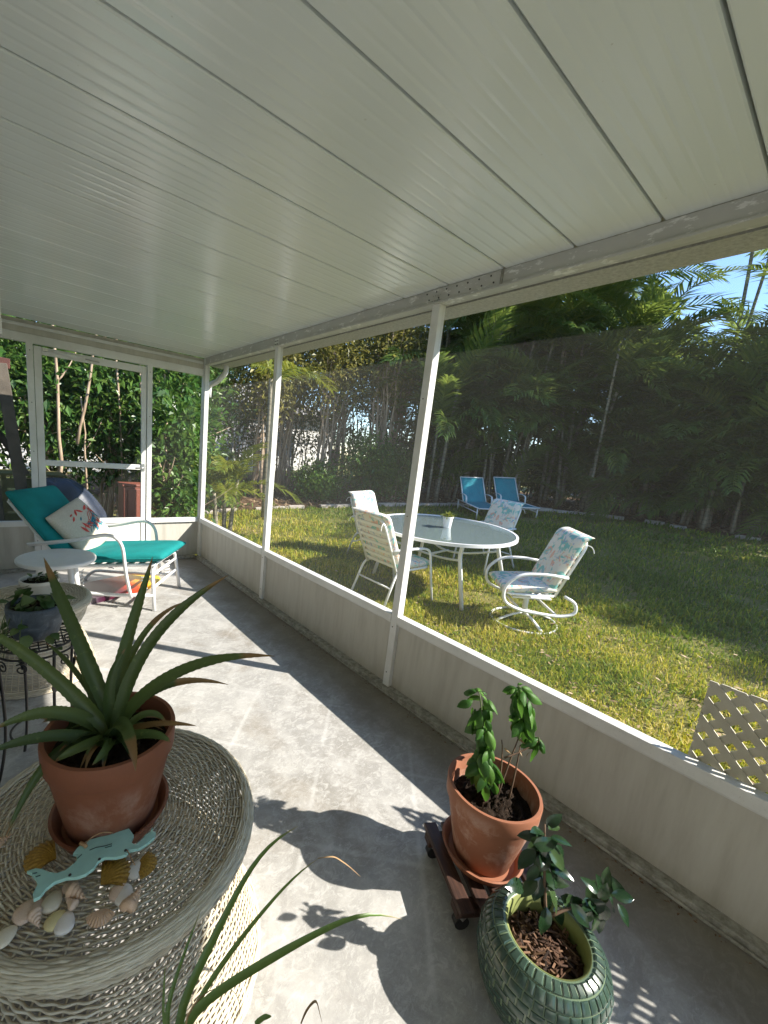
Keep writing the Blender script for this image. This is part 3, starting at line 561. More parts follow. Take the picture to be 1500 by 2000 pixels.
def shrub(x, y, h, rx, label, seed, n=6000, L=.08, mat='hedge', stems=6, base=.15, name='hedge_shrub', group=None, ry=None, dens=12, srad=.018, z0=None, cat='shrub', clr=.17, hole=0.0, Lv=.0):
    rg = np.random.default_rng(seed); z = float(gz(x)) if z0 is None else z0; ry = ry or rx
    t = thing(name, label, cat, (x, y, z), group=group)
    nc = max(4, n//dens); u = rg.normal(0, 1, (nc, 3)); u /= np.linalg.norm(u, axis=1)[:, None]; rr = rg.random(nc)**.33
    cz = (base+1)*h/2; hz = h*(1-base)/2
    bumps = 1+.22*np.sin(u[:, 0]*7+seed)*np.cos(u[:, 2]*6+seed*.7)+.12*np.sin(u[:, 1]*11)
    K = u*rr[:, None]*bumps[:, None]*np.array([rx, ry, hz])+np.array([0, 0, cz])
    K = K[K[:, 2] > .05]
    tw = MB()
    Cs = np.repeat(K, dens, 0)+rg.normal(0, clr, (len(K)*dens, 3))*np.array([1, 1, .8]); N = np.repeat(u[:len(K)], dens, 0)*.7+np.array([0, 0, .25])
    tone = np.repeat(rg.normal(0, .16, len(K)), dens)
    mm = MB(); leaves(mm, Cs, N, L*np.repeat(rg.uniform(.7, 1.35, len(K)), dens), seed+1, rn=np.clip(rg.beta(2, 2, len(Cs))+tone, 0, 1)); mm.build('crown', MT[mat], t)
    for k in range(stems):
        a = rg.uniform(0, 6.28); q = K[rg.integers(len(K))]*np.array([.75, .75, 1]); q[2] = max(q[2], h*.55); b = np.array([.22*rx*math.cos(a), .22*ry*math.sin(a), -.04])
        pts = bez([b, b+np.array([.1*math.cos(a), .1*math.sin(a), q[2]*.4]), q*np.array([.6, .6, .7]), q], 9); pts[1:-1] += rg.normal(0, .022, (7, 3))
        mm = MB(); r = srad*rg.uniform(.7, 1.4); mm.tube(pts, np.linspace(r, r*.45, 9), 6); st = mm.build('trunk', MT['bark'], t, smooth=True)
        mm = MB()
        for _ in range(3):
            i0 = rg.integers(3, 7); e = pts[i0]+rg.normal(0, .25, 3)+np.array([0, 0, .3]); mm.tube(bez([pts[i0], (pts[i0]+e)/2+rg.normal(0, .05, 3), e], 5), np.linspace(r*.5, r*.2, 5), 4)
        mm.build('branch', MT['bark'], st)
    return t
ORD = ['first', 'second', 'third', 'fourth', 'fifth', 'sixth', 'seventh', 'eighth', 'ninth', 'tenth', 'eleventh', 'twelfth']
def bed(px, off):
    """place on the bed behind the edging seen at pixel column px"""
    best = min(range(len(ED)), key=lambda i: abs(col_of(ED[i]) - px)); return ED[best]+OUT[best]*off
def col_of(p):
    d = np.array([p[0], p[1], float(gz(p[0]))])-CAM; zz = d@FW
    return 750+SX+(d@RT)/zz*FPX if zz > .3 else 1e9
GP = 'areca palms in the garden bed'
spots = [(870, .9, 9, 3.8, 6.2), (935, 1.6, 9, 4.5, 7.4), (1000, .9, 8, 3.2, 6.0), (1065, 1.8, 9, 4.6, 7.6), (1130, .9, 9, 3.0, 5.4), (1195, 1.5, 8, 2.4, 4.2), (1265, .8, 8, 1.8, 3.0), (1330, 1.4, 8, 1.8, 2.9), (1395, .8, 9, 1.8, 3.0), (1465, 1.2, 9, 2.2, 3.8), (1540, .9, 8, 2.8, 4.4), (1640, 1.2, 8, 2.6, 4.0)]
desc = ['areca palm clump directly behind the middle porch post', 'tall areca palm clump behind the left teal lounger', 'areca palm clump with many canes between the two loungers', 'tall dark areca palm clump behind the right teal lounger', 'areca palm clump just right of the right teal lounger', 'areca palm clump with yellow topped fronds left of the sky gap', 'low areca palm clump below the open patch of blue sky', 'short areca palm clump before the pale neighbouring house', 'areca palm clump with arching fronds under the sky gap, right part', 'dark areca palm clump at the right edge of the picture', 'areca palm clump at the far right, cut by the picture edge', 'areca palm clump past the right edge of the picture']
for i, (px, off, n, h0, h1) in enumerate(spots):
    p = bed(px, off); palm_clump(p[0], p[1], n, h0*.55, h1, desc[i], 100+i, group=GP, low=34, fl=(1.4, 2.2), spread=.7)
for i, (px, off, h, ld, dsc) in enumerate([(1290, 2.6, 7.6, 0.2, 'tall slim bare palm trunk leaning left against the blue sky'), (1345, 2.2, 7.2, 1.0, 'tall slim palm trunk rising through the middle of the sky gap'), (1440, 1.6, 6.6, 2.0, 'tall palm with dark hanging fronds at the right sky edge'), (1500, 2.4, 8.0, -.4, 'tall palm with feathery crown at the top right corner')]):
    p = bed(px, off); palm_clump(p[0], p[1], 1 if i < 2 else 2, h-.5, h, dsc, 300+i, fl=(1.2, 1.7), nf=(5, 7), spread=.5, lean=.10, group='tall slim palms', name='tall_palm', low=0)
# the palm row goes on to the right of the picture and shades the lawn
for i in range(12):
    y = -1.4-i*1.05; x = 10.3+random.uniform(-.4, .4)
    palm_clump(x, y, 7, 4.0, 5.7, 'areca palm of the row shading the lawn right of the picture', 400+i, nf=(7, 9), group='areca palms right of the picture', low=3)
# second row closing the view behind
for i, (px, off, h) in enumerate([(850, 4.2, 6.2), (915, 4.6, 7.2), (985, 4.2, 6.8), (1050, 4.6, 7.4), (1115, 4.2, 5.8), (1180, 4.4, 3.8), (1250, 4.2, 2.0), (1320, 4.6, 1.7), (1390, 4.2, 1.8), (1460, 4.6, 2.0), (1530, 4.2, 2.4)]):
    p = bed(px, off); palm_clump(p[0], p[1], 7, h*.4, h, ORD[i]+' from the left of the back row of areca palms', 350+i, group='back row of areca palms', low=30, fl=(1.5, 2.3), spread=.8)
# dark understory below the palms
for i, (px, off) in enumerate([(850, 2.2), (905, 2.6), (960, 2.9), (1020, 2.7), (1085, 2.9), (1150, 2.6), (1215, 2.8), (1360, 2.9), (1430, 2.6), (1500, 2.8), (1580, 2.4)]):
    p = bed(px, off); hh = 1.5+1.3*random.random() if px < 1240 or px > 1400 else .9
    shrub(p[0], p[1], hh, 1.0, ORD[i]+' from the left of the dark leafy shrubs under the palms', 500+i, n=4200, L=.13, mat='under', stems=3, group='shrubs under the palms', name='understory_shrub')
# sunny thicket of tan stems straight ahead
th = [(395, 1.7, 3.6, 'slim tan stemmed tree left of the thicket, beside the corner post'), (470, 2.4, 4.4, 'tall thin shrub with tan stems just left of the second post'), (545, 1.5, 4.6, 'tall thin shrub with peeling tan stems behind the second post'), (610, 2.3, 5.0, 'tall shrub with many bare stems right of the second post'), (660, 1.4, 5.2, 'forked bare stemmed shrub with olive crown near the hanging wire'), (715, 2.2, 5.6, 'tall olive leaved shrub in the middle of the thicket'), (765, 1.3, 5.6, 'tall shrub with yellow olive leaves left of the middle post'), (815, 2.1, 6.0, 'tall shrub with olive leaves at the middle post')]
for i, (px, off, h, dsc) in enumerate(th):
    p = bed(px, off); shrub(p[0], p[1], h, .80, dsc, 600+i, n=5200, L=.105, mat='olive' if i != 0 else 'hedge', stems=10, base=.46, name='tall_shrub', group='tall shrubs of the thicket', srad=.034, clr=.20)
for i, (px, off, h, r, dsc) in enumerate([(735, .8, 1.75, .75, 'round bright green bush in front of the stem thicket'), (790, .9, 1.5, .6, 'bright green bush beside the middle post'), (430, .55, 1.0, .5, 'low bush with small leaves by the corner post'), (640, 1.0, .9, .5, 'small dark bush at the foot of the thicket')]):
    p = bed(px, off); shrub(p[0], p[1], h, r, dsc, 640+i, n=5200, L=.085, mat='hedge', stems=5, base=.02, name='bush', group='bushes in the garden bed')
for i in range(9):
    p = bed(420+i*52, 3.6+.5*(i % 2)); shrub(p[0], p[1], 4.0+.5*(i % 3)+.22*i, 1.1, ORD[i]+' from the left of the grey green shrubs deep in the thicket', 660+i, n=2000, L=.12, mat='under', stems=7, base=.12, name='thicket_shrub', group='shrubs deep in the thicket', srad=.022)
# young yellow green palm by the corner post
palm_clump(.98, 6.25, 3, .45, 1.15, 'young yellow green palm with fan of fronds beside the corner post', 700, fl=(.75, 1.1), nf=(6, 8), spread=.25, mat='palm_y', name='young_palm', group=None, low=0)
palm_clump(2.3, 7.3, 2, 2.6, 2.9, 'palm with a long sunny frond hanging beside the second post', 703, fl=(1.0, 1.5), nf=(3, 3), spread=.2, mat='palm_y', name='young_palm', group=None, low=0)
# ivy covered hedge behind the end wall
hd = [(-3.1, 6.9, 3.0, 'leafy hedge shrub at the far left behind the end wall'), (-2.2, 6.9, 3.3, 'leafy hedge shrub behind the timber posts'), (-1.35, 7.0, 3.3, 'sunlit leafy shrub behind the left half of the screen door'), (-.55, 6.9, 3.2, 'leafy shrub with pale branches behind the right half of the screen door'), (.20, 6.5, 3.1, 'dense green vine covered shrub left of the corner post'), (.02, 5.85, 1.9, 'leafy vine column close behind the narrow end bay')]
for i, (x, y, h, dsc) in enumerate(hd):
    shrub(x, y, h, .62 if i < 5 else .30, dsc, 720+i, n=5200 if i < 5 else 3000, L=.11, mat='hedge', stems=9, base=.04 if i > 3 else .24, name='hedge_shrub', group='hedge shrubs behind the end wall', srad=.024, ry=.45 if i < 5 else .26, dens=30, clr=.13)
for i, (pp_, q_, r_) in enumerate((((-1.05, 6.35, 1.2), (-.80, 6.25, 3.0), .020), ((-.62, 6.35, 3.0), (-.46, 6.55, .2), .016), ((-1.25, 6.4, .3), (-1.30, 6.3, 2.9), .024), ((-.35, 6.3, .0), (-.30, 6.3, 2.4), .018), ((-.95, 6.4, .0), (-1.0, 6.35, 1.8), .016))):
    bt_ = thing('bare_branch', ['pale branch rising behind the middle of the screen door', 'pale branch slanting down at the top of the screen door', 'straight bare stem behind the left part of the door', 'straight bare stem near the right door stile', 'short bare stem behind the tarp'][i], 'branch', pp_ if pp_[2] < q_[2] else q_, group='bare branches in the hedge')
    a_ = np.array(pp_, float); b_ = np.array(q_, float); o_ = np.array(bt_.matrix_world.translation); mid = (a_+b_)/2+np.array([.06, 0, .0]); P_ = bez([a_-o_, mid-o_, b_-o_], 9); P_[1:-1] += RNG.normal(0, .012, (7, 3)); m = MB(); m.tube(P_, np.linspace(r_, r_*.6, 9), 7); m.build('bark', MT['bark'], bt_, smooth=True)
    m = MB(); m.tube(bez([P_[5], P_[5]+np.array([.12, 0, .15]), P_[5]+np.array([.22, .05, .42])], 6), np.linspace(r_*.5, r_*.2, 6), 6); m.build('twig', MT['bark'], bt_, smooth=True)
for i in range(5):
    shrub(-3.6+i*1.25, 8.7, 3.9, .9, ORD[i]+' from the left of the second hedge row behind the end wall', 740+i, n=3400, L=.10, mat='under', stems=7, base=.06, name='hedge_shrub', group='second hedge row behind the end wall')
# ---- neighbour houses and fence
nh = thing('neighbour_house', 'pale stucco neighbouring house glimpsed between the stems of the thicket', 'house', (2.0, 16.5, 0))
m = MB(); m.box((-13, 0, -.4), (9, 7, 2.9)); m.build('wall', MT['farwall'], nh)
m = MB(); m.add([(-13.5, -.6, 2.9), (9.5, -.6, 2.9), (9.5, 7.6, 2.9), (-13.5, 7.6, 2.9), (-10, 3.5, 4.4), (6, 3.5, 4.4)], [np.array([(0, 1, 5, 4), (2, 3, 4, 5)]), np.array([(1, 2, 5), (3, 0, 4)])]); m.build('roof', MT['roof'], nh)
for x in (-9, -4, 1, 5.5):
    m = MB(); m.box((x, -.05, .9), (x+1.4, .02, 2.1)); wn = m.build('window', MT['alu'], nh); m = MB(); m.box((x+.07, -.06, .97), (x+1.33, -.051, 2.03)); m.build('pane', MT['winglass'], wn)
hx, hy, _ = on(1275, 850, 0, 19.0)
nh = thing('neighbour_house', 'pale neighbouring house with grey roof seen through the right palms', 'house', (hx, hy, .3), -.15)
m = MB(); m.box((0, -9, -.6), (8, 4.0, 2.4)); m.build('wall', MT['farwall'], nh)
m = MB(); m.add([(-.5, -9.5, 2.4), (8.5, -9.5, 2.4), (8.5, 4.5, 2.4), (-.5, 4.5, 2.4), (4, -6, 4.1), (4, 1.2, 4.1)], [np.array([(1, 2, 5, 4), (3, 0, 4, 5)]), np.array([(0, 1, 4), (2, 3, 5)])]); m.build('roof', MT['roof'], nh)
for y in (-7, -3, .6):
    m = MB(); m.box((-.05, y, .6), (.02, y+1.3, 1.8)); wn = m.build('window', MT['alu'], nh); m = MB(); m.box((-.06, y+.07, .67), (-.051, y+1.23, 1.73)); m.build('pane', MT['winglass'], wn)
fe = thing('wire_fence', 'thin galvanised fence rail and posts among the thicket stems', 'fence', (0, 0, 0))
fa = on(455, 861, 1, 10.2); fb = on(660, 869, 1, 10.6)
m = MB(); m.tube([fa, (fa+fb)/2+np.array([0, 0, -.015]), fb], .016, 8); m.build('rail', MT['wire'], fe, smooth=True)
for k in (0.0, .5, 1.0):
    p = fa+(fb-fa)*k; m = MB(); m.tube([(p[0], p[1], float(gz(p[0]))), p+np.array([0, 0, -.018])], .022, 8); m.build('post', MT['wire'], fe, smooth=True)
# ================================================================== furniture helpers
def cushion_grid(w_, h_, t_, n=15, pw=5, fn=None, groove=None, puff=1.0):
    e = np.linspace(-1, 1, n); e = np.sign(e)*(1-(1-np.abs(e))**1.7)
    U, V = np.meshgrid(e, e, indexing='ij')
    pr = np.clip((1-np.abs(U)**pw), 0, 1)**.42*np.clip((1-np.abs(V)**pw), 0, 1)**.42*(1+.18*(puff-1)*(1-U**2)*(1-V**2))
    if groove is not None:
        for g in np.atleast_1d(groove): pr = pr*(1-.55*np.exp(-((U-g)/.035)**2))
    P = []
    for s in (1, -1):
        Q = np.stack([U*w_/2, V*h_/2, s*pr*t_/2], -1); P.append(fn(Q) if fn else Q)
    return P
def add_cushion(m, *a, **k):
    up, dn = cushion_grid(*a, **k); m.grid(up, flip=False); m.grid(dn, flip=True)
def cushion_obj(name, mat, parent, w_, h_, t_, M, **k):
    m = MB(); add_cushion(m, w_, h_, t_, **k); o = m.build(name, mat, parent, smooth=True, M=M); s = o.modifiers.new('weld', 'WELD'); s.merge_threshold = .0005; return o
def tube_obj(name, pts, r, mat, parent, k=8, closed=False, squash=None, up=None):
    m = MB(); m.tube(pts, r, k, closed, squash=squash, up=up); return m.build(name, mat, parent, smooth=True)
def box_obj(name, lo, hi, mat, parent, bevel=.003, M=None):
    m = MB(); m.box(lo, hi); return m.build(name, mat, parent, bevel=bevel, M=M)
def RY(a): return np.array([[math.cos(a), 0, math.sin(a)], [0, 1, 0], [-math.sin(a), 0, math.cos(a)]])
# ================================================================== yard chairs
def patio_chair(name, label, loc, rz, swivel=False, sc=1.0):
    t = thing(name, label, 'chair', loc, rz, 'cushioned chairs around the glass table', tilt=True); t.scale = (sc,)*3
    W2 = .285; r = .0145; tm = MT['tube']
    bl = np.array([-.20, 0, .40]); bt = np.array([-.45, 0, 1.02]); bd = nrm(bt-bl)
    if not swivel:
        for s in (-1, 1):
            tube_obj('leg', poly([(.33, s*(W2+.035), 0), (.27, s*(W2+.02), .40), (.24, s*(W2+.02), .60), (.16, s*(W2+.015), .645), (-.10, s*(W2+.01), .66), (-.30, s*W2, .66)], .07), r, tm, t)
            tube_obj('leg', poly([(-.40, s*(W2-.0), 0), (-.24, s*(W2-.01), .36), (-.18, s*(W2-.02), .42)], .05), r, tm, t)
        tube_obj('stretcher', [(-.30, -W2+.005, .24), (-.30, W2-.005, .24)], .010, tm, t)
    else:
        for s in (-1, 1):
            P = poly([(-.28, s*W2, .62), (-.05, s*(W2+.02), .65), (.20, s*(W2+.02), .635), (.34, s*(W2+.02), .50), (.33, s*(W2+.02), .33), (.16, s*(W2+.015), .245), (-.25, s*(W2+.01), .20), (-.42, s*(W2+.005), .24), (-.40, s*W2, .36), (-.28, s*W2, .42)], .10, 6)
            tube_obj('side_loop', P, .017, tm, t)
        tube_obj('cross_bar', [(-.22, -W2, .215), (-.22, W2, .215)], .014, tm, t)
        tube_obj('cross_bar', [(.14, -W2, .245), (.14, W2, .245)], .014, tm, t)
        tube_obj('column', [(-.03, 0, .08), (-.03, 0, .33)], .028, tm, t, 12)
        for a in (.25, 1.8, 3.4, 4.9):
            tube_obj('base_leg', bez([(-.03, 0, .11), (-.03+.15*math.cos(a), .15*math.sin(a), .10), (-.03+.33*math.cos(a), .33*math.sin(a), .022)], 6), .015, tm, t, squash=(1.2, .7))
        ang = np.linspace(0, 2*math.pi, 49)[:-1]
        tube_obj('base_ring', np.stack([-.03+.335*np.cos(ang), .335*np.sin(ang), np.full(48, .014)], 1), .013, tm, t, closed=True)
        m = MB(); m.box((-.25, -.10, .30), (.16, .10, .318)); m.build('seat_plate', tm, t, bevel=.004)
    # seat and back frames with vinyl straps
    tube_obj('seat_frame', poly([(-.18, -W2+.02, .41), (.27, -W2+.02, .405), (.29, 0, .405), (.27, W2-.02, .405), (-.18, W2-.02, .41)], .05), r*.9, tm, t)
    P = [bl+np.array([0, -W2+.04, 0]), bt+np.array([0, -W2+.045, 0])-bd*.05, bt+np.array([0, 0, .02]), bt+np.array([0, W2-.045, 0])-bd*.05, bl+np.array([0, W2-.04, 0])]
    tube_obj('back_frame', poly(P, .08), r, tm, t)
    nv = np.array([-bd[2], 0, bd[0]])
    for k in range(7):
        c = bl+bd*(.07+k*.080); m = MB(); m.beam(c+np.array([0, -W2+.045, 0]), c+np.array([0, W2-.045, 0]), .036, .004, up=nv); m.build('strap', MT['strap'], t)
    for k in range(6):
        x = -.13+k*.072; m = MB(); m.box((x, -W2+.02, .402), (x+.045, W2-.02, .406)); m.build('strap', MT['strap'], t)
    cushion_obj('seat_cushion', MT['floral'], t, .53, .55, .10, mat4(RY(.05), (.06, 0, .458)), pw=6)
    a = math.atan2(bd[2], -bd[0]); Rb = np.stack([bd, np.array([0, 1, 0]), np.cross(bd, [0, 1, 0])], 1)
    if Rb[0, 2] < 0: Rb[:, 1] *= -1; Rb[:, 2] *= -1
    def curl(Q):
        Q = Q.copy(); u = np.clip((Q[..., 0]-.24)/.12, 0, 1); Q[..., 2] -= u**2*.075; Q[..., 0] -= u**2*.02; return Q
    cb = cushion_obj('back_cushion', MT['floral'], t, .72, .53, .11, mat4(Rb, bl+bd*.36+Rb[:, 2]*.062), pw=6, groove=[.22], fn=curl, n=21)
    for s in (-1, 1):
        p = bt+np.array([.02, s*(W2-.045), -.06]); m = MB(); m.tube(bez([p, p+np.array([-.05, s*.02, .0]), p+np.array([-.06, s*.03, -.07])], 5), .004, 5); m.build('tie', MT['strap'], t)
    return t
TC = (lawn_pt(905, 1040, .70)); TX, TY = 2.28, 2.93
def lz(x): return float(gz(x))
patio_chair('patio_chair', 'white strap back chair with pastel cushion, seen from behind beside the middle post', (1.50, 2.92, lz(1.5)), -.06, sc=.94)
patio_chair('patio_chair', 'pastel cushioned chair at the far left end of the glass table', (2.40, 4.12, lz(2.4)), -1.5, sc=.88)
patio_chair('patio_chair', 'pastel cushioned chair across the glass table, nearest the teal loungers', (3.45, 3.05, lz(3.45)), math.pi-.15, sc=.88)
sw = lawn_pt(1021, 1213)
patio_chair('swivel_chair', 'white swivel rocker chair with round floor ring and pastel cushion', (sw[0]-.02, sw[1]+.02, sw[2]), math.radians(138), True, sc=.89)
# oval glass table
t = thing('glass_table', 'white oval patio table with frosted glass top among pastel chairs', 'table', (TX, TY, lz(TX)), 0, tilt=True)
ang = np.linspace(0, 2*math.pi, 97)[:-1]; rx, ry = .74, .84
def oval(kx, ky, z): return np.stack([kx*np.cos(ang), ky*np.sin(ang), np.full(96, z)], 1)
m = MB(); V = np.stack([oval(rx-.02, ry-.02, .697), oval(rx-.02, ry-.02, .705)], 0); n0 = 96
m.add(oval(rx-.012, ry-.012, .705), np.array([np.arange(96)])); m.add(oval(rx-.012, ry-.012, .697), np.array([np.arange(96)[::-1]])); m.build('glass_top', MT['glass'], t)
m = MB()
prof = [(-.014, .680), (.012, .680), (.012, .712), (-.014, .712)]
R4 = np.stack([oval(rx+a, ry+a, b) for a, b in prof+[prof[0]]], 1); R4 = np.concatenate([R4, R4[:1]], 0); m.grid(R4, flip=True); m.build('rim', MT['tube'], t, smooth='auto')
for sx_, sy_ in ((1, 1), (1, -1), (-1, 1), (-1, -1)):
    m = MB(); m.tube(poly([(sx_*.42, sy_*.66, 0), (sx_*.36, sy_*.52, .55), (sx_*.38, sy_*.56, .68)], .06), .022, 10, squash=(1.1, .8)); m.build('leg', MT['tube'], t, smooth=True)
for s in (-1, 1):
    tube_obj('brace', bez([(s*.37, -.54, .50), (s*.10, -.1, .36), (s*.10, .1, .36), (s*.37, .54, .50)], 14), .013, MT['tube'], t)
tube_obj('brace', [(-.17, 0, .405), (.17, 0, .405)], .013, MT['tube'], t)
# little plant on it
pp = lawn_pt(873, 1030, .71)
t = thing('potted_succulent', 'small white pot with yellow green succulent standing on the glass table', 'potted plant', (pp[0], pp[1], float(gz(pp[0]))+.7065+0.0), 0, tilt=True)
m = MB(); m.lathe([(.0, .001), (.042, .001), (.058, .12), (.063, .12), (.063, .135), (.053, .135), (.05, .11), (0, .11)], 28); m.build('pot', MT['wplastic'], t, smooth='auto')
m = MB(); n = 90; C_ = RNG.normal(0, .018, (n, 3))*np.array([1.2, 1.2, .6])+np.array([0, 0, .12]); leaves(m, C_, np.tile([0, 0, 1.0], (n, 1))+RNG.normal(0, .5, (n, 3)), .07, 5, asp=.4); m.build('leaf_tuft', MT['palm_y'], t)
# ---- teal sling loungers
def lounger(label, loc, rz):
    t = thing('sun_lounger', label, 'sun lounger', loc, rz, 'teal sling loungers by the palms', tilt=True); t.scale = (.9, .9, .86); tm = MT['tube']; W2 = .32
    for s in (-1, 1):
        tube_obj('side_rail', [(.95, s*W2, .30), (-.62, s*W2, .30)], .017, tm, t, squash=(1.3, .8))
        tube_obj('lower_rail', [(.86, s*W2, .17), (-.55, s*W2, .17)], .012, tm, t)
        for x in (.86, -.55): tube_obj('leg', [(x, s*W2, 0), (x, s*W2, .29)], .018, tm, t)
        tube_obj('arm', poly([(.12, s*(W2+.03), .31), (.10, s*(W2+.03), .50), (-.14, s*(W2+.03), .53), (-.38, s*(W2+.02), .50)], .08), .016, tm, t, squash=(1.4, .7))
        tube_obj('back_rail', [(-.18, s*W2, .30), (-.62, s*W2, .96)], .016, tm, t)
    tube_obj('end_bar', [(.95, -W2, .30), (.95, W2, .30)], .017, tm, t); tube_obj('top_bar', [(-.62, -W2, .96), (-.62, W2, .96)], .016, tm, t)
    P = np.concatenate([bez([(.94, 0, .312), (.3, 0, .285), (-.17, 0, .315)], 14), bez([(-.17, 0, .315), (-.40, 0, .60), (-.61, 0, .955)], 12)[1:]])
    ysx = np.linspace(-W2+.012, W2-.012, 7)
    for zo, nm in ((.0, 'sling'),):
        m = MB(); m.grid(np.stack([np.stack([P[:, 0]+(zo), np.full(len(P), y), P[:, 2]+.004-.02*(1-(y/W2)**2)], 1) for y in ysx], 1)); o = m.build(nm, MT['sling'], t, smooth=True); md = o.modifiers.new('solid', 'SOLIDIFY'); md.thickness = .012
    return t
a = lawn_pt(915, 1007); lounger('teal sling lounger behind the glass table, left one of the pair', (a[0]+.45, a[1]+.10, lz(a[0]+.45)), -math.pi/2-.62)
a = lawn_pt(1050, 1018); lounger('teal sling lounger behind the glass table, right one of the pair', (a[0]+.55, a[1]+1.0, lz(a[0]+.55)), -math.pi/2-.62)
# ---- lattice panel outside the kick wall
LT = thing('lattice_panel', 'tan wooden lattice panel standing outside the low wall at the right', 'lattice', (.075, 0, -.095))
y0, y1, z0, z1 = -.62, .183, .0, .872
def clip_rect(P):
    for ax, lim, sg in ((0, y0, 1), (0, y1, -1), (1, z0, 1), (1, z1, -1)):
        out = []
        for a, b in zip(P, P[1:]+P[:1]):
            da, db = sg*(a[ax]-lim), sg*(b[ax]-lim)
            if da >= 0: out.append(a)
            if da*db < 0: t_ = da/(da-db); out.append((a[0]+(b[0]-a[0])*t_, a[1]+(b[1]-a[1])*t_))
        P = out
        if len(P) < 3: return None
    return P
for dirn in (1, -1):
    for k in range(-40, 60):
        c = k*.0707; h = .026*.7071; far = 3.0; x0 = 0.0 if dirn > 0 else .0065
        P = clip_rect([(y0-far, c-dirn*far-h), (y0+far, c+dirn*far-h), (y0+far, c+dirn*far+h), (y0-far, c-dirn*far+h)])
        if not P or sum(P[q][0]*P[(q+1) % len(P)][1]-P[(q+1) % len(P)][0]*P[q][1] for q in range(len(P))) < .0004: continue
        n = len(P); V = [(x0-.003, a, b) for a, b in P]+[(x0+.003, a, b) for a, b in P]
        m = MB(); m.add(V, [np.array([range(n)])[:, ::-1], np.array([range(n, 2*n)]), np.array([(q, (q+1) % n, n+(q+1) % n, n+q) for q in range(n)])]); m.build('slat', MT['lattice'], LT)
# ================================================================== behind the end wall
def yp(px, py, y): return on(px, py, 1, y)
t = thing('storage_cabinet', 'reddish brown resin cabinet standing outside behind the screen door', 'cabinet', (-.555, 5.62, -.10))
box_obj('body', (-.13, -.14, 0), (.13, .14, .86), MT['brown'], t, .008)
box_obj('lid', (-.14, -.15, .861), (.14, .15, .89), MT['brown'], t, .008)
box_obj('door', (-.08, -.152, .05), (.115, -.1405, .83), MT['brown'], t, .004); box_obj('edge_trim', (-.125, -.156, .02), (-.09, -.1405, .85), MT['brown'], t, .003)
t = thing('covered_grill', 'object under a draped dark grey blue tarp outside behind the teal chair', 'tarp', (-1.20, 5.65, -.10))
n = 40; th_ = np.linspace(0, 2*math.pi, n+1); hs_ = np.linspace(0, 1, 16); rows = []
for h_ in hs_:
    k = 1-h_; rad = .10+.34*k**.9; fold = 1+.09*k*np.sin(th_*9+1.3)+.06*k*np.sin(th_*14+4*h_)
    rows.append(np.stack([rad*fold*np.cos(th_)*1.15+(-.16*h_**1.2), rad*fold*np.sin(th_)*.7, np.full(n+1, .90*(1-(1-h_)**1.8))+.02*np.sin(th_*5)], 1))
rows.append(np.stack([np.full(n+1, -.16), np.zeros(n+1), np.full(n+1, .93)], 1))
m = MB(); m.grid(rows, flip=False); m.build('tarp', MT['tarp'], t, smooth=True)
m = MB(); m.box((-.30, -.15, .0), (.20, .15, .40)); m.build('cart', MT['castor'], t)
t = thing('slatted_crate', 'olive slatted wooden crate outside left of the tarp', 'crate', (-1.55, 6.25, -.10))
for k in range(6): box_obj('slat', (-.30, -.25, .08+k*.135), (.30, -.23, .19+k*.135), MT['oliveboard'], t, .004)
for x in (-.28, .28): box_obj('corner_post', (x-.025, -.228, 0), (x+.025, -.18, .90), MT['oliveboard'], t, .004)
box_obj('top_board', (-.32, -.27, .901), (.32, .2, .925), MT['oliveboard'], t, .004)
t = thing('timber_frame', 'dark weathered timber frame with leaning posts at far left outside', 'timber frame', (0, 0, 0))
for p, q, wd in (((-1.80, 5.62, 1.98), (-1.60, 5.60, -.10), .11), ((-1.97, 5.66, 1.75), (-1.88, 5.64, -.10), .13)):
    m = MB(); m.beam(p, q, wd, .09, up=(0, 1, 0)); m.build('post', MT['timber'], t, bevel=.006)
m = MB(); m.beam((-2.4, 5.64, 2.02), (-1.72, 5.62, 1.985), .10, .05, up=(0, 1, 0)); m.build('top_beam', MT['redpaint'], t, bevel=.005)
m = MB(); m.beam((-1.86, 5.72, 1.3), (-1.62, 5.69, .85), .06, .05, up=(0, 1, 0)); m.build('brace', MT['timber'], t, bevel=.004)
# ================================================================== teal spring chair on the porch
CD = np.array([.8, -.6, 0]); CW = np.array([.6, .8, 0]); CO = np.array([-.89, 3.35, 0])
RC = thing('spring_chair', 'white tubular spring lounge chair with teal cushions in the porch corner', 'lounge chair', CO)
def cp(u, v, z): return -CD*u + CW*v + np.array([0, 0, z])      # u back from the front feet, v across
tm = MT['tube']
Rch = np.stack([CD, CW, np.array([0, 0, 1.])], 1)
VW = .58
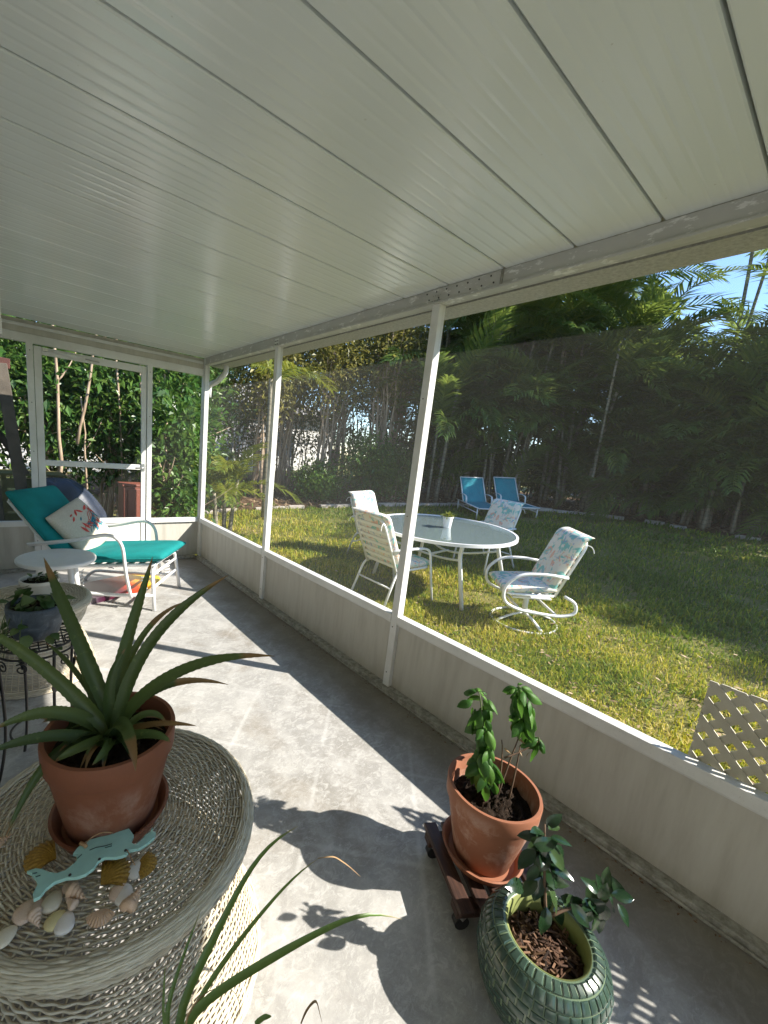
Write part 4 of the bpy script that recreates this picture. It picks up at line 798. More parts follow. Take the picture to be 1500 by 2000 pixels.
# front trestle
tube_obj('front_frame', poly([cp(-.005, -.01, 0.0), cp(.03, .03, .345), cp(.03, .10, .375), cp(.03, VW-.10, .375), cp(.03, VW-.03, .345), cp(-.005, VW+.01, 0)], .06), .0155, tm, RC, 10)
for z, a in ((.30, .025), (.185, .012)): tube_obj('rung', [cp(.022, a, z), cp(.022, VW-a, z)], .0125, tm, RC)
for v in (0, VW):
    s = -1 if v == 0 else 1
    tube_obj('base_rail', poly([cp(.01, v, .13), cp(.30, v, .105), cp(.80, v, .10), cp(.88, v, .02), cp(.88, v, 0)], .06), .014, tm, RC)
    tube_obj('side_frame', poly([cp(.18, v+s*.02, .105), cp(.215, v+s*.035, .30), cp(.24, v+s*.04, .56), cp(.34, v+s*.04, .625), cp(.62, v+s*.04, .545), cp(.98, v+s*.03, .475)], .09, 7), .0165, tm, RC, 10, squash=(1.35, .8))
    # coil springs
    for u0 in (.10, .62):
        th_ = np.linspace(0, 2*math.pi*5, 70); c0 = cp(u0, v-s*.04, .14)
        tube_obj('spring', c0+np.stack([.022*np.cos(th_), .022*np.sin(th_), th_/(10*math.pi)*.14], 1), .004, tm, RC, 5)
    tube_obj('seat_rail', bez([cp(-.0, v-s*.03, .385), cp(.4, v-s*.03, .335), cp(.82, v-s*.03, .30)], 8), .014, tm, RC)
    tube_obj('back_rail', bez([cp(.74, v-s*.03, .30), cp(.90, v-s*.03, .50), cp(1.16, v-s*.03, .80)], 8), .015, tm, RC)
tube_obj('top_bar', poly([cp(1.10, .03, .735), cp(1.165, .03, .81), cp(1.165, VW-.03, .81), cp(1.10, VW-.03, .735)], .05), .015, tm, RC)
for k in range(7):
    c = k/7.; p = (1-c)*cp(.80, 0, .37)+c*cp(1.13, 0, .765); m = MB(); m.beam(p+CW*.03, p+CW*(VW-.03), .045, .004, up=nrm(cp(.42, 0, -.34))); m.build('strap', MT['strap'], RC)
for k in range(8):
    u = .05+k*.09; z = .385-.085*u/.8; m = MB(); m.beam(cp(u, .03, z), cp(u, VW-.03, z), .045, .004, up=(0, 0, 1)); m.build('strap', MT['strap'], RC)
def rf(xv, yv): 
    z = nrm(np.cross(xv, yv)); return np.stack([nrm(xv), nrm(np.cross(z, xv)), z], 1)
sx_ = nrm(cp(-.80, 0, .085)); R = rf(sx_, CW)
def piping(parent, w_, h_, M, mat):
    c = .03; P = []
    for sx0, sy0, a0 in ((1, 1, 0), (-1, 1, 1), (-1, -1, 2), (1, -1, 3)):
        for a in np.linspace(a0, a0+1, 6)*math.pi/2: P.append((sx0*(w_/2-c)+c*math.cos(a), sy0*(h_/2-c)+c*math.sin(a), .0))
    m = MB(); m.tube(P, .0055, 6, closed=True); return m.build('piping', MT[mat], parent, smooth=True, M=M)
piping(RC, .862, VW+.002, mat4(R, cp(.36, VW/2, .352)+R[:, 2]*.052), 'teal')
cushion_obj('seat_cushion', MT['teal'], RC, .86, VW+.0, .085, mat4(R, cp(.36, VW/2, .352)+R[:, 2]*.052), pw=8, n=19)
bxv = nrm(cp(.42, 0, .50)); R = rf(bxv, -CW)
if R[:, 2]@np.array([.8, -.6, .3]) < 0: R[:, 1] *= -1; R[:, 2] *= -1
piping(RC, .662, VW+.022, mat4(R, cp(.985, VW/2, .585)+R[:, 2]*.055), 'teal')
cushion_obj('back_cushion', MT['teal'], RC, .66, VW+.02, .075, mat4(R, cp(.985, VW/2, .585)+R[:, 2]*.055), pw=8, n=19)
# throw pillow against the back
PLW = thing('throw_pillow', 'cream throw pillow with coral and teal leaf embroidery on the teal chair', 'pillow', CO+cp(.76, VW/2+.03, .575))
pn = nrm(CD*.80+CW*(-.20)+np.array([0, 0, .62])); px_ = nrm(np.cross(np.array([0, 0, 1.]), pn)); py_ = np.cross(pn, px_); ca_ = math.radians(20)
Rp = np.stack([px_*math.cos(ca_)+py_*math.sin(ca_), -px_*math.sin(ca_)+py_*math.cos(ca_), pn], 1)
cushion_obj('cover', MT['linen'], PLW, .44, .44, .13, mat4(Rp, (0, 0, 0)), pw=3.2, n=17)
def pil_z(x, y):
    u, v = min(.98, abs(x)/.22), min(.98, abs(y)/.22); return .065*(1-u**3.2)**.42*(1-v**3.2)**.42
rg = random.Random(5)
for nm, mt_, n_, (cx_, cy_), sp in (('coral_embroidery', 'coral', 14, (.02, .03), .13), ('teal_embroidery', 'bluethread', 18, (.05, -.01), .10)):
    m = MB()
    for k in range(n_):
        a = rg.uniform(-.4, .9)+(1.57 if rg.random() < .35 else 0); c = np.array([cx_+rg.uniform(-sp, sp)+.03, cy_+rg.uniform(-sp, sp)*.75]); L = rg.uniform(.022, .048); w2 = L*.30
        d = np.array([math.cos(a), math.sin(a)]); q = np.array([-d[1], d[0]]); pts = [c-d*L, c-d*L*.3+q*w2, c+d*L*.4+q*w2*.8, c+d*L, c+d*L*.4-q*w2*.8, c-d*L*.3-q*w2]
        if max(abs(np.ravel(pts))) > .19: continue
        m.add([(p[0], p[1], pil_z(*p)+.0022) for p in pts], np.array([range(6)]))
    for k in range(3):
        b0 = np.array([cx_-.08+.04*k, cy_-.07]); b1 = b0+np.array([.17, .10+.02*k]); P = [(b0+(b1-b0)*s)for s in np.linspace(0, 1, 9)]
        if max(abs(np.ravel(P))) < .2: m.tube([(p[0], p[1]+.015*math.sin(i), pil_z(p[0], p[1]+.015*math.sin(i))+.0015) for i, p in enumerate(P)], .0022, 4)
    m.build(nm, MT[mt_], PLW, M=mat4(Rp, (0, 0, 0)))
# colourful board lying below
t = thing('bodyboard', 'white board with dark red and yellow print lying under the teal chair', 'board', (-1.12, 3.95, .001), .35)
m = MB(); n = 24; xx = np.linspace(-.5, .5, n); hw = .20*(1-np.abs(xx*2)**4)**.5*(1-.15*xx)+.004; rows = np.stack([np.stack([xx, s*hw, np.full(n, z)], 1) for s, z in ((-1, 0), (-1, .045), (1, .045), (1, 0), (-1, 0))], 0)
m.grid(rows, flip=True); m.build('deck', MT['boardprint'], t, bevel=.008)
# round white side table
t = thing('side_table', 'round white side table beside the teal spring chair', 'side table', (-1.535, 3.53, 0))
m = MB(); m.lathe([(0, .432), (.22, .432), (.250, .436), (.254, .446), (.254, .458), (.248, .464), (0, .464)], 64); m.build('table_top', MT['wplastic'], t, smooth='auto')
for k in range(4):
    a = .55+k*math.pi/2; m = MB(); m.tube([(.13*math.cos(a), .13*math.sin(a), .431), (.185*math.cos(a), .185*math.sin(a), 0)], [.021, .017], 10); m.build('leg', MT['wplastic'], t, smooth=True)
# ================================================================== wicker
def weave_ring(m, r, z, ns, amp, nr, nz, rad, ph, seg=3, jit=0.0, k=4, kk=None):
    n = ns*seg; th = np.arange(n)*2*math.pi/n; o = amp*np.cos(ns/2*th+ph*math.pi)+RNG.normal(0, jit, n)
    m.tube(np.stack([(r+o*nr)*np.cos(th), (r+o*nr)*np.sin(th), z+o*nz], 1), rad, k, closed=True, a=float(np.clip(RNG.normal(.5, .2), 0, 1)))
def wicker_table(label, loc, zt, rt, waist, rb, ns=64, group='round wicker tables'):
    t = thing('wicker_table', label, 'table', loc, .3, group)
    m = MB(); r = .02; i = 0
    while r < rt-.028:
        q = 24 if r < .09 else (ns//2 if r < .17 else ns); weave_ring(m, r, zt-.006+(.0), q, .0032, 0, 1, .0027, i % 2, jit=.0003); r += .0076; i += 1
    m.build('top_weave', MT['wicker'], t, smooth=True, kind='stuff')
    m = MB()
    for k in range(ns):
        a = 2*math.pi*k/ns; r0 = .03 if k % 2 == 0 else .165
        m.tube([(r0*math.cos(a), r0*math.sin(a), zt-.006), ((rt-.012)*math.cos(a), (rt-.012)*math.sin(a), zt-.006)], .0022, 4, a=.25)
    m.build('top_spokes', MT['wicker'], t, smooth=True, kind='stuff')
    m = MB()          # rounded rim, wrapped
    for k, a in enumerate(np.linspace(1.75, -1.25, 15)):
        weave_ring(m, rt-.022+.022*math.cos(a), zt-.026+.024*math.sin(a), ns, .0014, math.cos(a), math.sin(a), .0038, k % 2, jit=.0006)
    m.build('rim', MT['wicker'], t, smooth=True, kind='stuff')
    zw, rw = waist
    m = MB(); n = int(math.hypot(rt-.03-rw, zt-.05-zw)/.0085)
    for k in range(n):
        c = k/(n-1); rr = (rt-.022)*(1-c)+rw*c+.012*math.sin(c*math.pi); zz = (zt-.052)*(1-c)+zw*c
        weave_ring(m, rr, zz, ns, .0018, .8, -.5, .0044, (k//2) % 2, jit=.0006)
    m.build('skirt', MT['wicker'], t, smooth=True, kind='stuff')
    m = MB(); n = int(math.hypot(rb-rw, zw)/.0082); f = lambda c: (rw+(rb-rw)*(c**.62), zw*(1-c)+.012*c)
    for k in range(n):
        c = k/(n-1); rr, zz = f(c); weave_ring(m, rr, zz, ns+8, .0034, .85, .5, .0031, k % 2, jit=.0004)
    m.build('base_weave', MT['wicker'], t, smooth=True, kind='stuff')
    m = MB()
    for k in range(ns+8):
        a = 2*math.pi*k/(ns+8); P = [f(c) for c in np.linspace(0, 1, 7)]; m.tube([(r_*math.cos(a), r_*math.sin(a), z_) for r_, z_ in P], .0026, 4, a=.3)
    m.build('base_stakes', MT['wicker'], t, smooth=True, kind='stuff')
    m = MB()
    for k in range(4): weave_ring(m, rb+.003-.002*k, .008+.009*k, ns, .002, 1, 0, .0052, k % 2)
    m.build('foot_braid', MT['wicker'], t, smooth=True, kind='stuff')
    return t
ZT = .47
wicker_table('large round white wicker table carrying the pineapple plant', (-1.625, .985, 0), ZT, .342, (.285, .235), .385)
wicker_table('smaller white wicker table behind the pineapple plant, carrying the cream pot', (-1.715, 2.74, 0), .45, .285, (.26, .20), .30, ns=52)
# ================================================================== pots and soil
def pot_profile(rb, rr, h, band=.055, lip=.0075, wall=.011):
    s = (rr-lip-rb)/h
    return [(0, .0), (rb-.004, 0), (rb, .004), (rr-lip, h-band), (rr-.003, h-band+.002), (rr, h-band+.008), (rr+.002, h-.006), (rr, h), (rr-wall+.002, h), (rr-wall, h-.004), (rr-lip-wall, h-band-.0), (rr-lip-wall-s*.03, h-band-.03)]
def saucer_profile(r, h): return [(0, 0), (r-.018, 0), (r-.003, h-.004), (r, h), (r-.007, h), (r-.012, h-.004), (r-.026, .006), (0, .006)]
def soil(parent, r, z, seed, mat='soil', amp=.008, chunks=160, dome=.006):
    rg = np.random.default_rng(seed); n, k = 16, 48; rr = np.linspace(0.001, r, n); th = np.linspace(0, 2*math.pi, k+1)
    Z = rg.normal(0, amp, (n, k)); Z = (Z+np.roll(Z, 1, 1)+np.roll(Z, 1, 0))/2; Z[0] = Z[0].mean(); Z[-1] *= .3; Z = np.concatenate([Z, Z[:, :1]], 1)
    V = np.stack([rr[:, None]*np.cos(th), rr[:, None]*np.sin(th), z+Z+dome*(1-(rr[:, None]/r)**2)], -1)
    m = MB(); m.grid(V); o = m.build('soil', MT[mat], parent, smooth=True)
    m = MB()
    for _ in range(chunks):
        a, q = rg.uniform(0, 6.28), r*.95*rg.random()**.5; s = rg.uniform(.003, .008); c = np.array([q*math.cos(a), q*math.sin(a), z+dome*(1-(q/r)**2)+rg.uniform(0, .006)])
        v = rg.normal(0, 1, (4, 3)); v /= np.linalg.norm(v, axis=1)[:, None]; m.add(c+v*s*np.array([1.5, 1, .8]), np.array([(0, 1, 2), (0, 2, 3), (0, 3, 1), (1, 3, 2)]), rg.random())
    if chunks: m.build('soil_crumbs', MT['mulch'] if mat == 'mulch' else MT['soil'], parent, kind='stuff')
    return o
# ---- ribbon leaf with a folded section
def blade(m, pts, wd, side=None, fold=.22, prof=None, a=.5, n=18, teeth=0.0):
    P = bez(pts, n) if len(pts) <= 4 else np.asarray(pts, float); n = len(P); T = np.gradient(P, axis=0); T /= np.linalg.norm(T, axis=1)[:, None]+1e-9
    if side is None: side = np.cross(T[n//3], [0, 0, 1])
    S = side-T*(T@np.asarray(side, float))[:, None] if np.ndim(side) == 1 else side
    S /= np.linalg.norm(S, axis=1)[:, None]+1e-9; N = np.cross(S, T); N *= np.where(N[:, 2].mean() < 0, -1, 1)
    t = np.linspace(0, 1, n); wp = np.interp(t, [0, .25, .7, .9, 1], [.75, 1, .72, .34, .03]) if prof is None else np.interp(t, *prof)
    w_ = (wd/2*wp)[:, None]; w_ = w_*(1+teeth*np.where(np.arange(n) % 2, 1, -1)[:, None])
    L_ = P-S*w_+N*w_*fold*2; R_ = P+S*w_+N*w_*fold*2; ML = P-S*w_*.5+N*w_*fold*.7; MR = P+S*w_*.5+N*w_*fold*.7
    m.grid(np.stack([L_, ML, P, MR, R_], 1), a=a, t=np.repeat(t, 5))
def leaf_unit(seed=0, asp=.5, fold=.18, droop=.22, n=7, cup=0.0):
    """leaf of unit length along +x, for sharing between many leaf objects"""
    rg = np.random.default_rng(seed); t = np.linspace(0, 1, n); w_ = asp/2*np.clip(np.sin(np.pi*t**.8)**.8, 0.02, 1); w_[-1] = .004; w_[0] = .015
    P = np.stack([t*(1-.1*droop*t), .02*np.sin(t*5+seed), -droop*t**2], 1)
    rows = []
    for s in (-1, -.5, 0, .5, 1): rows.append(np.stack([P[:, 0], P[:, 1]+s*w_, P[:, 2]+fold*w_*abs(s)-cup*w_*s*s*2+.012*np.sin(t*14+s*5+seed)*abs(s)], 1))
    m = MB(); m.grid(np.stack(rows, 1), a=.5, t=np.repeat(t, 5)); return m
def leaf_set(nm, mat, k, **kw):
    out = []
    for i in range(k):
        m = leaf_unit(i, **kw); m.a = [np.full(len(q), .12+.76*i/max(1, k-1)) for q in m.a]; out.append(mesh_of(m, nm, mat, True))
    return out
def put_leaf(me, parent, base, d, up, L, roll=0.0, name='leaf'):
    d = nrm(d); s = np.cross(up, d); s = nrm(s) if np.linalg.norm(s) > 1e-4 else nrm(np.cross([1, .2, 0], d)); u = np.cross(d, s); R = np.stack([d, s, u], 1)
    c, q = math.cos(roll), math.sin(roll); R = R@np.array([[1, 0, 0], [0, c, -q], [0, q, c]])
    return link(name, me, parent, M=mat4(R*L, np.asarray(base)))
# ================================================================== pineapple plant
PC = np.array([-1.637, .985, ZT+.003])
S = thing('saucer', 'terracotta saucer under the pineapple pot on the wicker table', 'saucer', PC)
m = MB(); m.lathe(saucer_profile(.134, .036), 64); m.build('dish', MT['terra_a'], S, smooth='auto')
PP = thing('pineapple_plant', 'spiky pineapple plant in an orange terracotta pot on the wicker table', 'potted plant', PC+np.array([0, 0, .0065]))
m = MB(); m.lathe(pot_profile(.100, .144, .245, .062), 72); m.build('pot', MT['terra_a'], PP, smooth='auto')
soil(PP, .126, .195, 3, chunks=120)
PB = PC+np.array([0, 0, .0065]); PDEP = depth(PB+np.array([0, 0, .25]))
c2 = lambda X, Y: (X/2.778, 1080+Y/2.778)
PL_ = [  # (mid, tip) in picture space, depth offsets, width, brown tip start
 ([(520, 800), (440, 470), (330, 250), (238, 25)], (.0, .02, .03), .050, .80), ([(555, 800), (640, 560), (740, 330), (828, 20)], (.03, .09, .13), .048, .95),
 ([(600, 820), (690, 560), (900, 320), (1240, 120)], (-.0, .02, .05), .046, .84), ([(590, 860), (760, 690), (1090, 520), (1490, 560)], (-.02, -.05, -.06), .044, .80),
 ([(600, 900), (740, 760), (930, 640), (1240, 715)], (.03, .05, .08), .036, .60), ([(490, 850), (360, 700), (160, 520), (-150, 380)], (-.02, -.05, -.09), .050, .97),
 ([(500, 900), (380, 800), (180, 850), (-40, 960)], (-.04, -.10, -.14), .044, .93), ([(480, 980), (330, 940), (130, 1010), (-90, 1090)], (-.06, -.13, -.17), .038, .97),
 ([(430, 900), (300, 960), (190, 1180), (25, 1550)], (-.06, -.12, -.16), .034, .93), ([(560, 900), (680, 830), (720, 960), (735, 1185)], (-.06, -.12, -.14), .046, .66),
 ([(640, 940), (760, 830), (860, 840), (908, 940)], (.0, .01, .0), .026, .80), ([(680, 950), (800, 900), (950, 915), (1065, 938)], (-.02, -.02, -.02), .022, .15),
 ([(680, 980), (790, 950), (880, 975), (925, 1028)], (-.04, -.05, -.05), .032, .9), ([(520, 840), (460, 680), (360, 560), (248, 488)], (.04, .08, .10), .022, .95),
 ([(570, 840), (660, 560), (800, 330), (1015, 262)], (.05, .12, .16), .028, .62), ([(440, 960), (370, 930), (300, 900), (215, 890)], (.03, .06, .08), .030, .5),
 ([(520, 1000), (470, 1030), (380, 1070), (295, 1135)], (-.08, -.10, -.11), .034, .97), ([(540, 1010), (500, 1040), (470, 1110), (462, 1185)], (-.08, -.11, -.12), .016, .2),
 ([(500, 900), (420, 860), (330, 870), (230, 920)], (.0, .0, .0), .036, .97), ([(600, 990), (610, 1030), (560, 1090), (500, 1150)], (-.08, -.11, -.12), .030, .95),
 ([(530, 860), (490, 720), (470, 600), (400, 560)], (.02, .04, .05), .034, .97), ([(560, 880), (540, 800), (600, 620), (680, 520)], (-.02, -.02, .0), .040, .97)]
for k in range(12):
    a = k*.55+random.uniform(-.2, .2); q = lambda r, z: (PB+np.array([r*math.cos(a), r*math.sin(a), z]))
    m = MB(); blade(m, [p-PB for p in (q(.01, .205), q(.05, .25+.03*random.random()), q(.085, .24), q(.105+.02*random.random(), .222-.012*random.random()))], random.uniform(.010, .022), np.array([-math.sin(a), math.cos(a), random.uniform(-.4, .4)]), .3, a=random.random(), n=30, teeth=.05); m.t = [np.clip(v_*random.uniform(.8, 1.5), 0, 1.2) for v_ in m.t]; m.build('leaf', MT['pine'], PP, smooth=True)
for i, (pts, dd, wd, ta) in enumerate(PL_):
    b = np.array([.016*math.cos(i*2.4), .016*math.sin(i*2.4), .205])+PB
    Q = [b]+[at_depth(*c2(*p), PDEP+d) for p, d in zip(pts[1:], dd)]
    m = MB(); vd = nrm(np.mean(Q, 0)-CAM); sd = np.cross(nrm(Q[-1]-Q[0]), vd); sd = nrm(sd)+vd*random.uniform(-.35, .35)
    blade(m, [q-PB for q in Q], wd*.70, sd, .26, a=.05+.9*random.random(), n=56, teeth=.045)
    m.t = [np.clip(q*(.82/min(.93, ta+.06)), 0, 1.2) if ta < .9 else np.clip(q*.86, 0, 1.2) for q in m.t]
    m.build('leaf', MT['pine'], PP, smooth=True)
# ================================================================== mermaid board and shells
c8 = lambda X, Y: (X/4.6875, 1560+Y/4.6875)
ol = [(245, 672), (330, 645), (400, 655), (450, 680), (520, 690), (600, 662), (680, 598), (735, 535), (700, 545), (715, 512), (668, 512), (705, 462), (745, 425), (810, 388), (900, 362), (1000, 337), (1180, 280), (1225, 342), (1200, 408), (1235, 428), (1290, 392), (1335, 335), (1375, 315), (1395, 268), (1405, 310), (1428, 312), (1412, 362), (1345, 420), (1275, 462), (1190, 478), (1150, 520), (1060, 545), (960, 545), (900, 580), (860, 642), (780, 700), (700, 727), (600, 735), (500, 772), (420, 832), (368, 902), (308, 932), (300, 880), (345, 790), (330, 740), (288, 692)]
ZM = ZT+.047; Po = np.array([on(*c8(*p), 2, ZM) for p in ol]); Cm = Po.mean(0)
t = thing('mermaid_ornament', 'flat pale aqua wooden mermaid cut-out with twine lying before the pineapple pot', 'ornament', (Cm[0], Cm[1], ZM-.005))
def cutout(pts, z0, z1, a=.5):
    n = len(pts); v = [(p[0], p[1], z) for z in (z0, z1) for p in pts]; area = sum(pts[i][0]*pts[(i+1) % n][1]-pts[(i+1) % n][0]*pts[i][1] for i in range(n))
    import bmesh
    bm = bmesh.new(); lo = [bm.verts.new((p[0], p[1], z0)) for p in pts]; hi = [bm.verts.new((p[0], p[1], z1)) for p in pts]
    bm.faces.new(lo if area < 0 else lo[::-1]); bm.faces.new(hi if area > 0 else hi[::-1])
    for i in range(n): bm.faces.new((lo[i], lo[(i+1) % n], hi[(i+1) % n], hi[i]) if area > 0 else (hi[i], hi[(i+1) % n], lo[(i+1) % n], lo[i]))
    bmesh.ops.recalc_face_normals(bm, faces=bm.faces[:]); bmesh.ops.triangulate(bm, faces=[f for f in bm.faces if len(f.verts) > 4], ngon_method='EAR_CLIP'); me = bpy.data.meshes.new('cutout'); bm.to_mesh(me); bm.free(); return me
me = cutout([(p[0]-Cm[0], p[1]-Cm[1]) for p in Po], 0, .008); me.materials.append(MT['aqua']); link('board', me, t, .0012)
def pxl(pts, z): return [np.array([*(on(*c8(*p), 2, z)[:2]-Cm[:2]), z-(ZM-.005)]) for p in pts]
for L in ([(820, 470), (880, 445), (960, 432), (1025, 412), (1022, 432), (960, 448)], [(295, 690), (340, 675)], [(325, 715), (370, 700)], [(710, 545), (750, 508)]):
    m = MB(); m.tube(pxl(L, ZM+.0038), .0009, 4); m.build('painted_line', MT['ink'], t)
m = MB(); m.tube(bez(pxl([(770, 420), (850, 330)], ZM+.004)[:1]+[pxl([(850, 330)], ZM+.03)[0]]+pxl([(960, 280)], ZM+.03)+pxl([(1040, 318)], ZM+.004), 14), .0011, 5); m.tube(pxl([(735, 405), (770, 420), (790, 440)], ZM+.006), .004, 6); m.build('twine_loop', MT['twine'], t, smooth=True)
m = MB(); m.tube(pxl([(1165, 470), (1200, 540), (1235, 610)], ZM+.004), .0012, 5); m.build('twine', MT['twine'], t, smooth=True)
for X, Y in ((640, 700), (910, 555), (1150, 475)):
    m = MB(); q = pxl([(X, Y)], ZM+.0035)[0]; m.lathe([(0, .003), (.0025, .002), (.003, 0)], 10, q); m.build('nail', MT['screw'], t)
def shell_mesh(kind):
    m = MB()
    if kind == 'oval':
        th = np.linspace(0, 2*math.pi, 49); ph = np.linspace(0, 1, 14)
        V = np.stack([np.stack([np.cos(th)*np.sin(p*1.57)*(1+.16*np.cos(th)+.02*np.cos(th*3+1))*.5-.10*np.cos(p*1.57), np.sin(th)*np.sin(p*1.57)*.40*(1+.06*np.sin(th*2)), .21*np.cos(p*1.57)**.8*(1+.0*th)+.012*np.cos(p*34)*np.sin(p*1.57)+.006*np.cos(th*24)*p], 1) for p in ph], 0); V[-1, :, 2] = 0; m.grid(V)
    elif kind == 'scallop':
        th = np.linspace(-1.15, 1.15, 45); rr = np.linspace(.02, 1, 9)
        V = np.stack([np.stack([r*np.cos(th)*(1+.03*np.cos(th*28))-.35, r*np.sin(th)*.78, .30*np.sin(np.clip(r, 0, 1)*2.6)*(1-.4*(th/1.15)**2)+.035*r*np.cos(th*28)+.01], 1) for r in rr], 0); V *= .72; m.grid(V, flip=True)
        m.grid(V*np.array([1, 1, .85])-np.array([0, 0, .012]), flip=False)
    else:
        n = 60; tt = np.linspace(0, 1, n); th = tt*2*math.pi*5; r0 = .30*(1-tt)**1.1
        P = np.stack([-.45+tt*.95, r0*.55*np.cos(th), .24+r0*.55*np.sin(th)], 1); m.tube(P, .01+r0*.62, 8)
    return m
ZS = ZT+.0045
shl = [('oval', 'shell0', 470, 950, .046, 1.0, 'cream oval clam shell below the mermaid tail'), ('oval', 'shell3', 588, 1145, .044, 1.2, 'white and pink oval clam shell nearest the table front'), ('oval', 'shell4', 490, 1115, .040, .5, 'yellow clam shell tucked beside the white one'), ('scallop', 'shell2', 925, 1060, .052, -2.0, 'orange ribbed scallop shell alone to the right'), ('oval', 'shell1', 235, 1030, .052, .35, 'pinkish brown cowrie shell at the left'), ('cone', 'shell1', 338, 1135, .038, -1.4, 'small pale pointed cone shell between the clams'), ('cone', 'shell2', 720, 900, .046, -1.0, 'banded whelk shell below the mermaid body'), ('oval', 'shell1', 632, 800, .030, 0, 'small round snail shell under the mermaid tail'), ('oval', 'shell3', 1235, 655, .046, .95, 'long white shell hanging by the mermaid twine'), ('oval', 'shell3', 1135, 885, .046, 1.2, 'narrow white shell right of the tan one'), ('oval', 'shell1', 1080, 850, .044, .9, 'tan mussel shell next to the narrow white one'), ('cone', 'shell2', 1240, 925, .052, .7, 'orange spiral shell at the right end of the shells'), ('oval', 'shell0', 35, 1265, .040, .6, 'pale shell at the left edge of the picture'), ('cone', 'shell1', 640, 960, .034, 2.0, 'tiny tan spiral shell in the middle of the shells'), ('cone', 'shell2', 45, 385, .036, .4, 'small orange shell beside the drooping leaf at left'), ('oval', 'shell0', 1060, 780, .026, .3, 'tiny white shell chip against the golden scallop')]
for kind, mt_, X, Y, sz, rz, lab in shl:
    p = on(*c8(X, Y), 2, ZS+.004); t = thing('seashell', lab, 'seashell', (p[0], p[1], ZS), rz, 'seashells on the wicker table')
    m = shell_mesh(kind); o = m.build('shell_body', MT[mt_], t, smooth=True); o.scale = (sz, sz, sz)
for X, Y, sz, rz, lab in ((420, 520, .086, 2.6, 'golden brown scallop shell left of the pot saucer'), (1010, 690, .084, .3, 'golden brown scallop shell under the mermaid board'), (1310, 590, .062, -.5, 'golden brown scallop shell at the right of the mermaid arm')):
    p = on(*c8(X, Y), 2, ZS+.01); t = thing('scallop_shell', lab, 'seashell', (p[0], p[1], ZS+.001), rz, 'golden scallop shells'); m = shell_mesh('scallop'); o = m.build('shell_body', MT['gold'], t, smooth=True); o.scale = (sz, sz, sz*.8)
# ================================================================== basil on its dolly
AX = nrm(np.array([-.5, -.87, 0])); BX = nrm(np.array([.87, -.5, 0])); DC = np.array([-.580, .522, 0])
t = thing('plant_dolly', 'dark wooden slatted plant dolly on black castors under the basil pot', 'plant dolly', DC)
R = np.stack([AX, BX, np.array([0, 0, 1.])], 1)
for k in range(5): box_obj('slat', (-.155, -.155+k*.066, .086), (.155, -.155+k*.066+.046, .106), MT['dwood'], t, .003, mat4(R, (0, 0, 0)))
for s in (-1, 1): box_obj('cross_bar', (s*.115-.022, -.155, .058), (s*.115+.022, .155, .0855), MT['dwood'], t, .003, mat4(R, (0, 0, 0)))
for a in (-1, 1):
    for b in (-1, 1):
        c = AX*a*.115+BX*b*.125; m = MB(); m.tube([c+AX*-.012+np.array([0, 0, .024]), c+AX*.012+np.array([0, 0, .024])], .0235, 16); w_ = m.build('castor', MT['castor'], t, smooth='auto')
        m = MB(); m.box(tuple(c+np.array([-.016, -.016, .046])), tuple(c+np.array([.016, .016, .0578]))); m.build('castor_plate', MT['steel'], w_)
BC = np.array([-.562, .545, .1065])
t = thing('saucer', 'terracotta saucer under the basil pot on the dolly', 'saucer', BC); m = MB(); m.lathe(saucer_profile(.135, .034), 64); m.build('dish', MT['terra_b'], t, smooth='auto')
BP = thing('basil_plant', 'drooping green basil in a weathered terracotta pot on the dolly', 'potted plant', BC+np.array([0, 0, .0065]))
m = MB(); m.lathe(pot_profile(.094, .148, .268, .060), 72); m.build('pot', MT['terra_b'], BP, smooth='auto'); soil(BP, .128, .200, 9, amp=.012, chunks=500, dome=.012)
B0 = BC+np.array([0, 0, .0065]); BD = depth(B0+np.array([0, 0, .3]))
BL_ = leaf_set('basil_leaf', MT['basil'], 5, asp=.66, fold=.35, droop=.85, cup=.65)
rg = random.Random(21)
def stem_to(parent, a, b, r0, r1, mat, wob=.01, n=9):
    P = bez([a, a+np.array([0, 0, .4*np.linalg.norm(b-a)])+rg.uniform(-1, 1)*wob, b], n); m = MB(); m.tube(P, np.linspace(r0, r1, n), 6); m.build('stem', MT[mat], parent, smooth=True); return P
def clump(parent, leaves_, axis_px, dep, rad, n, L, base, mat='gstem', down=.8, r0=.004, rt=.02):
    """leaves hung around a stem that runs through picture points axis_px (top first)"""
    A = [at_depth(x, y, dep+dd)-base for x, y, dd in axis_px]; P = np.array(A); m = MB(); m.tube(np.concatenate([bez(A[::-1], 12)]), np.linspace(r0, r0*.5, 12), 6); m.build('stem', MT[mat], parent, smooth=True)
    d = np.r_[0, np.cumsum(np.linalg.norm(np.diff(P, axis=0), axis=1))]
    for k in range(n):
        s = d[-1]*rg.random()**1.0; c = np.array([np.interp(s, d, P[:, j]) for j in range(3)]); a = k*2.4+rg.uniform(-.5, .5); fr = s/d[-1]
        o = np.array([math.cos(a), math.sin(a), 0]); dn = down*rg.uniform(.3, 1.5)*(1.0 if fr > .12 else .2)
        put_leaf(leaves_[rg.randrange(len(leaves_))], parent, c+o*rad*rg.uniform(.1, .6), o*1.0+np.array([0, 0, -dn+.25]), (0, 0, 1), L*rg.uniform(.45, 1.25), rg.uniform(-1.0, 1.0))
clump(BP, BL_, [(936, 1352, .0), (945, 1400, .0), (942, 1470, .0), (960, 1535, .0)], BD, .055, 92, .054, B0, down=1.2)
clump(BP, BL_, [(1014, 1340, .02), (1025, 1380, .02), (1022, 1420, .02)], BD, .046, 52, .050, B0, down=1.1)
clump(BP, BL_, [(1052, 1440, .02), (1056, 1458, .02)], BD, .014, 9, .046, B0, down=.9)
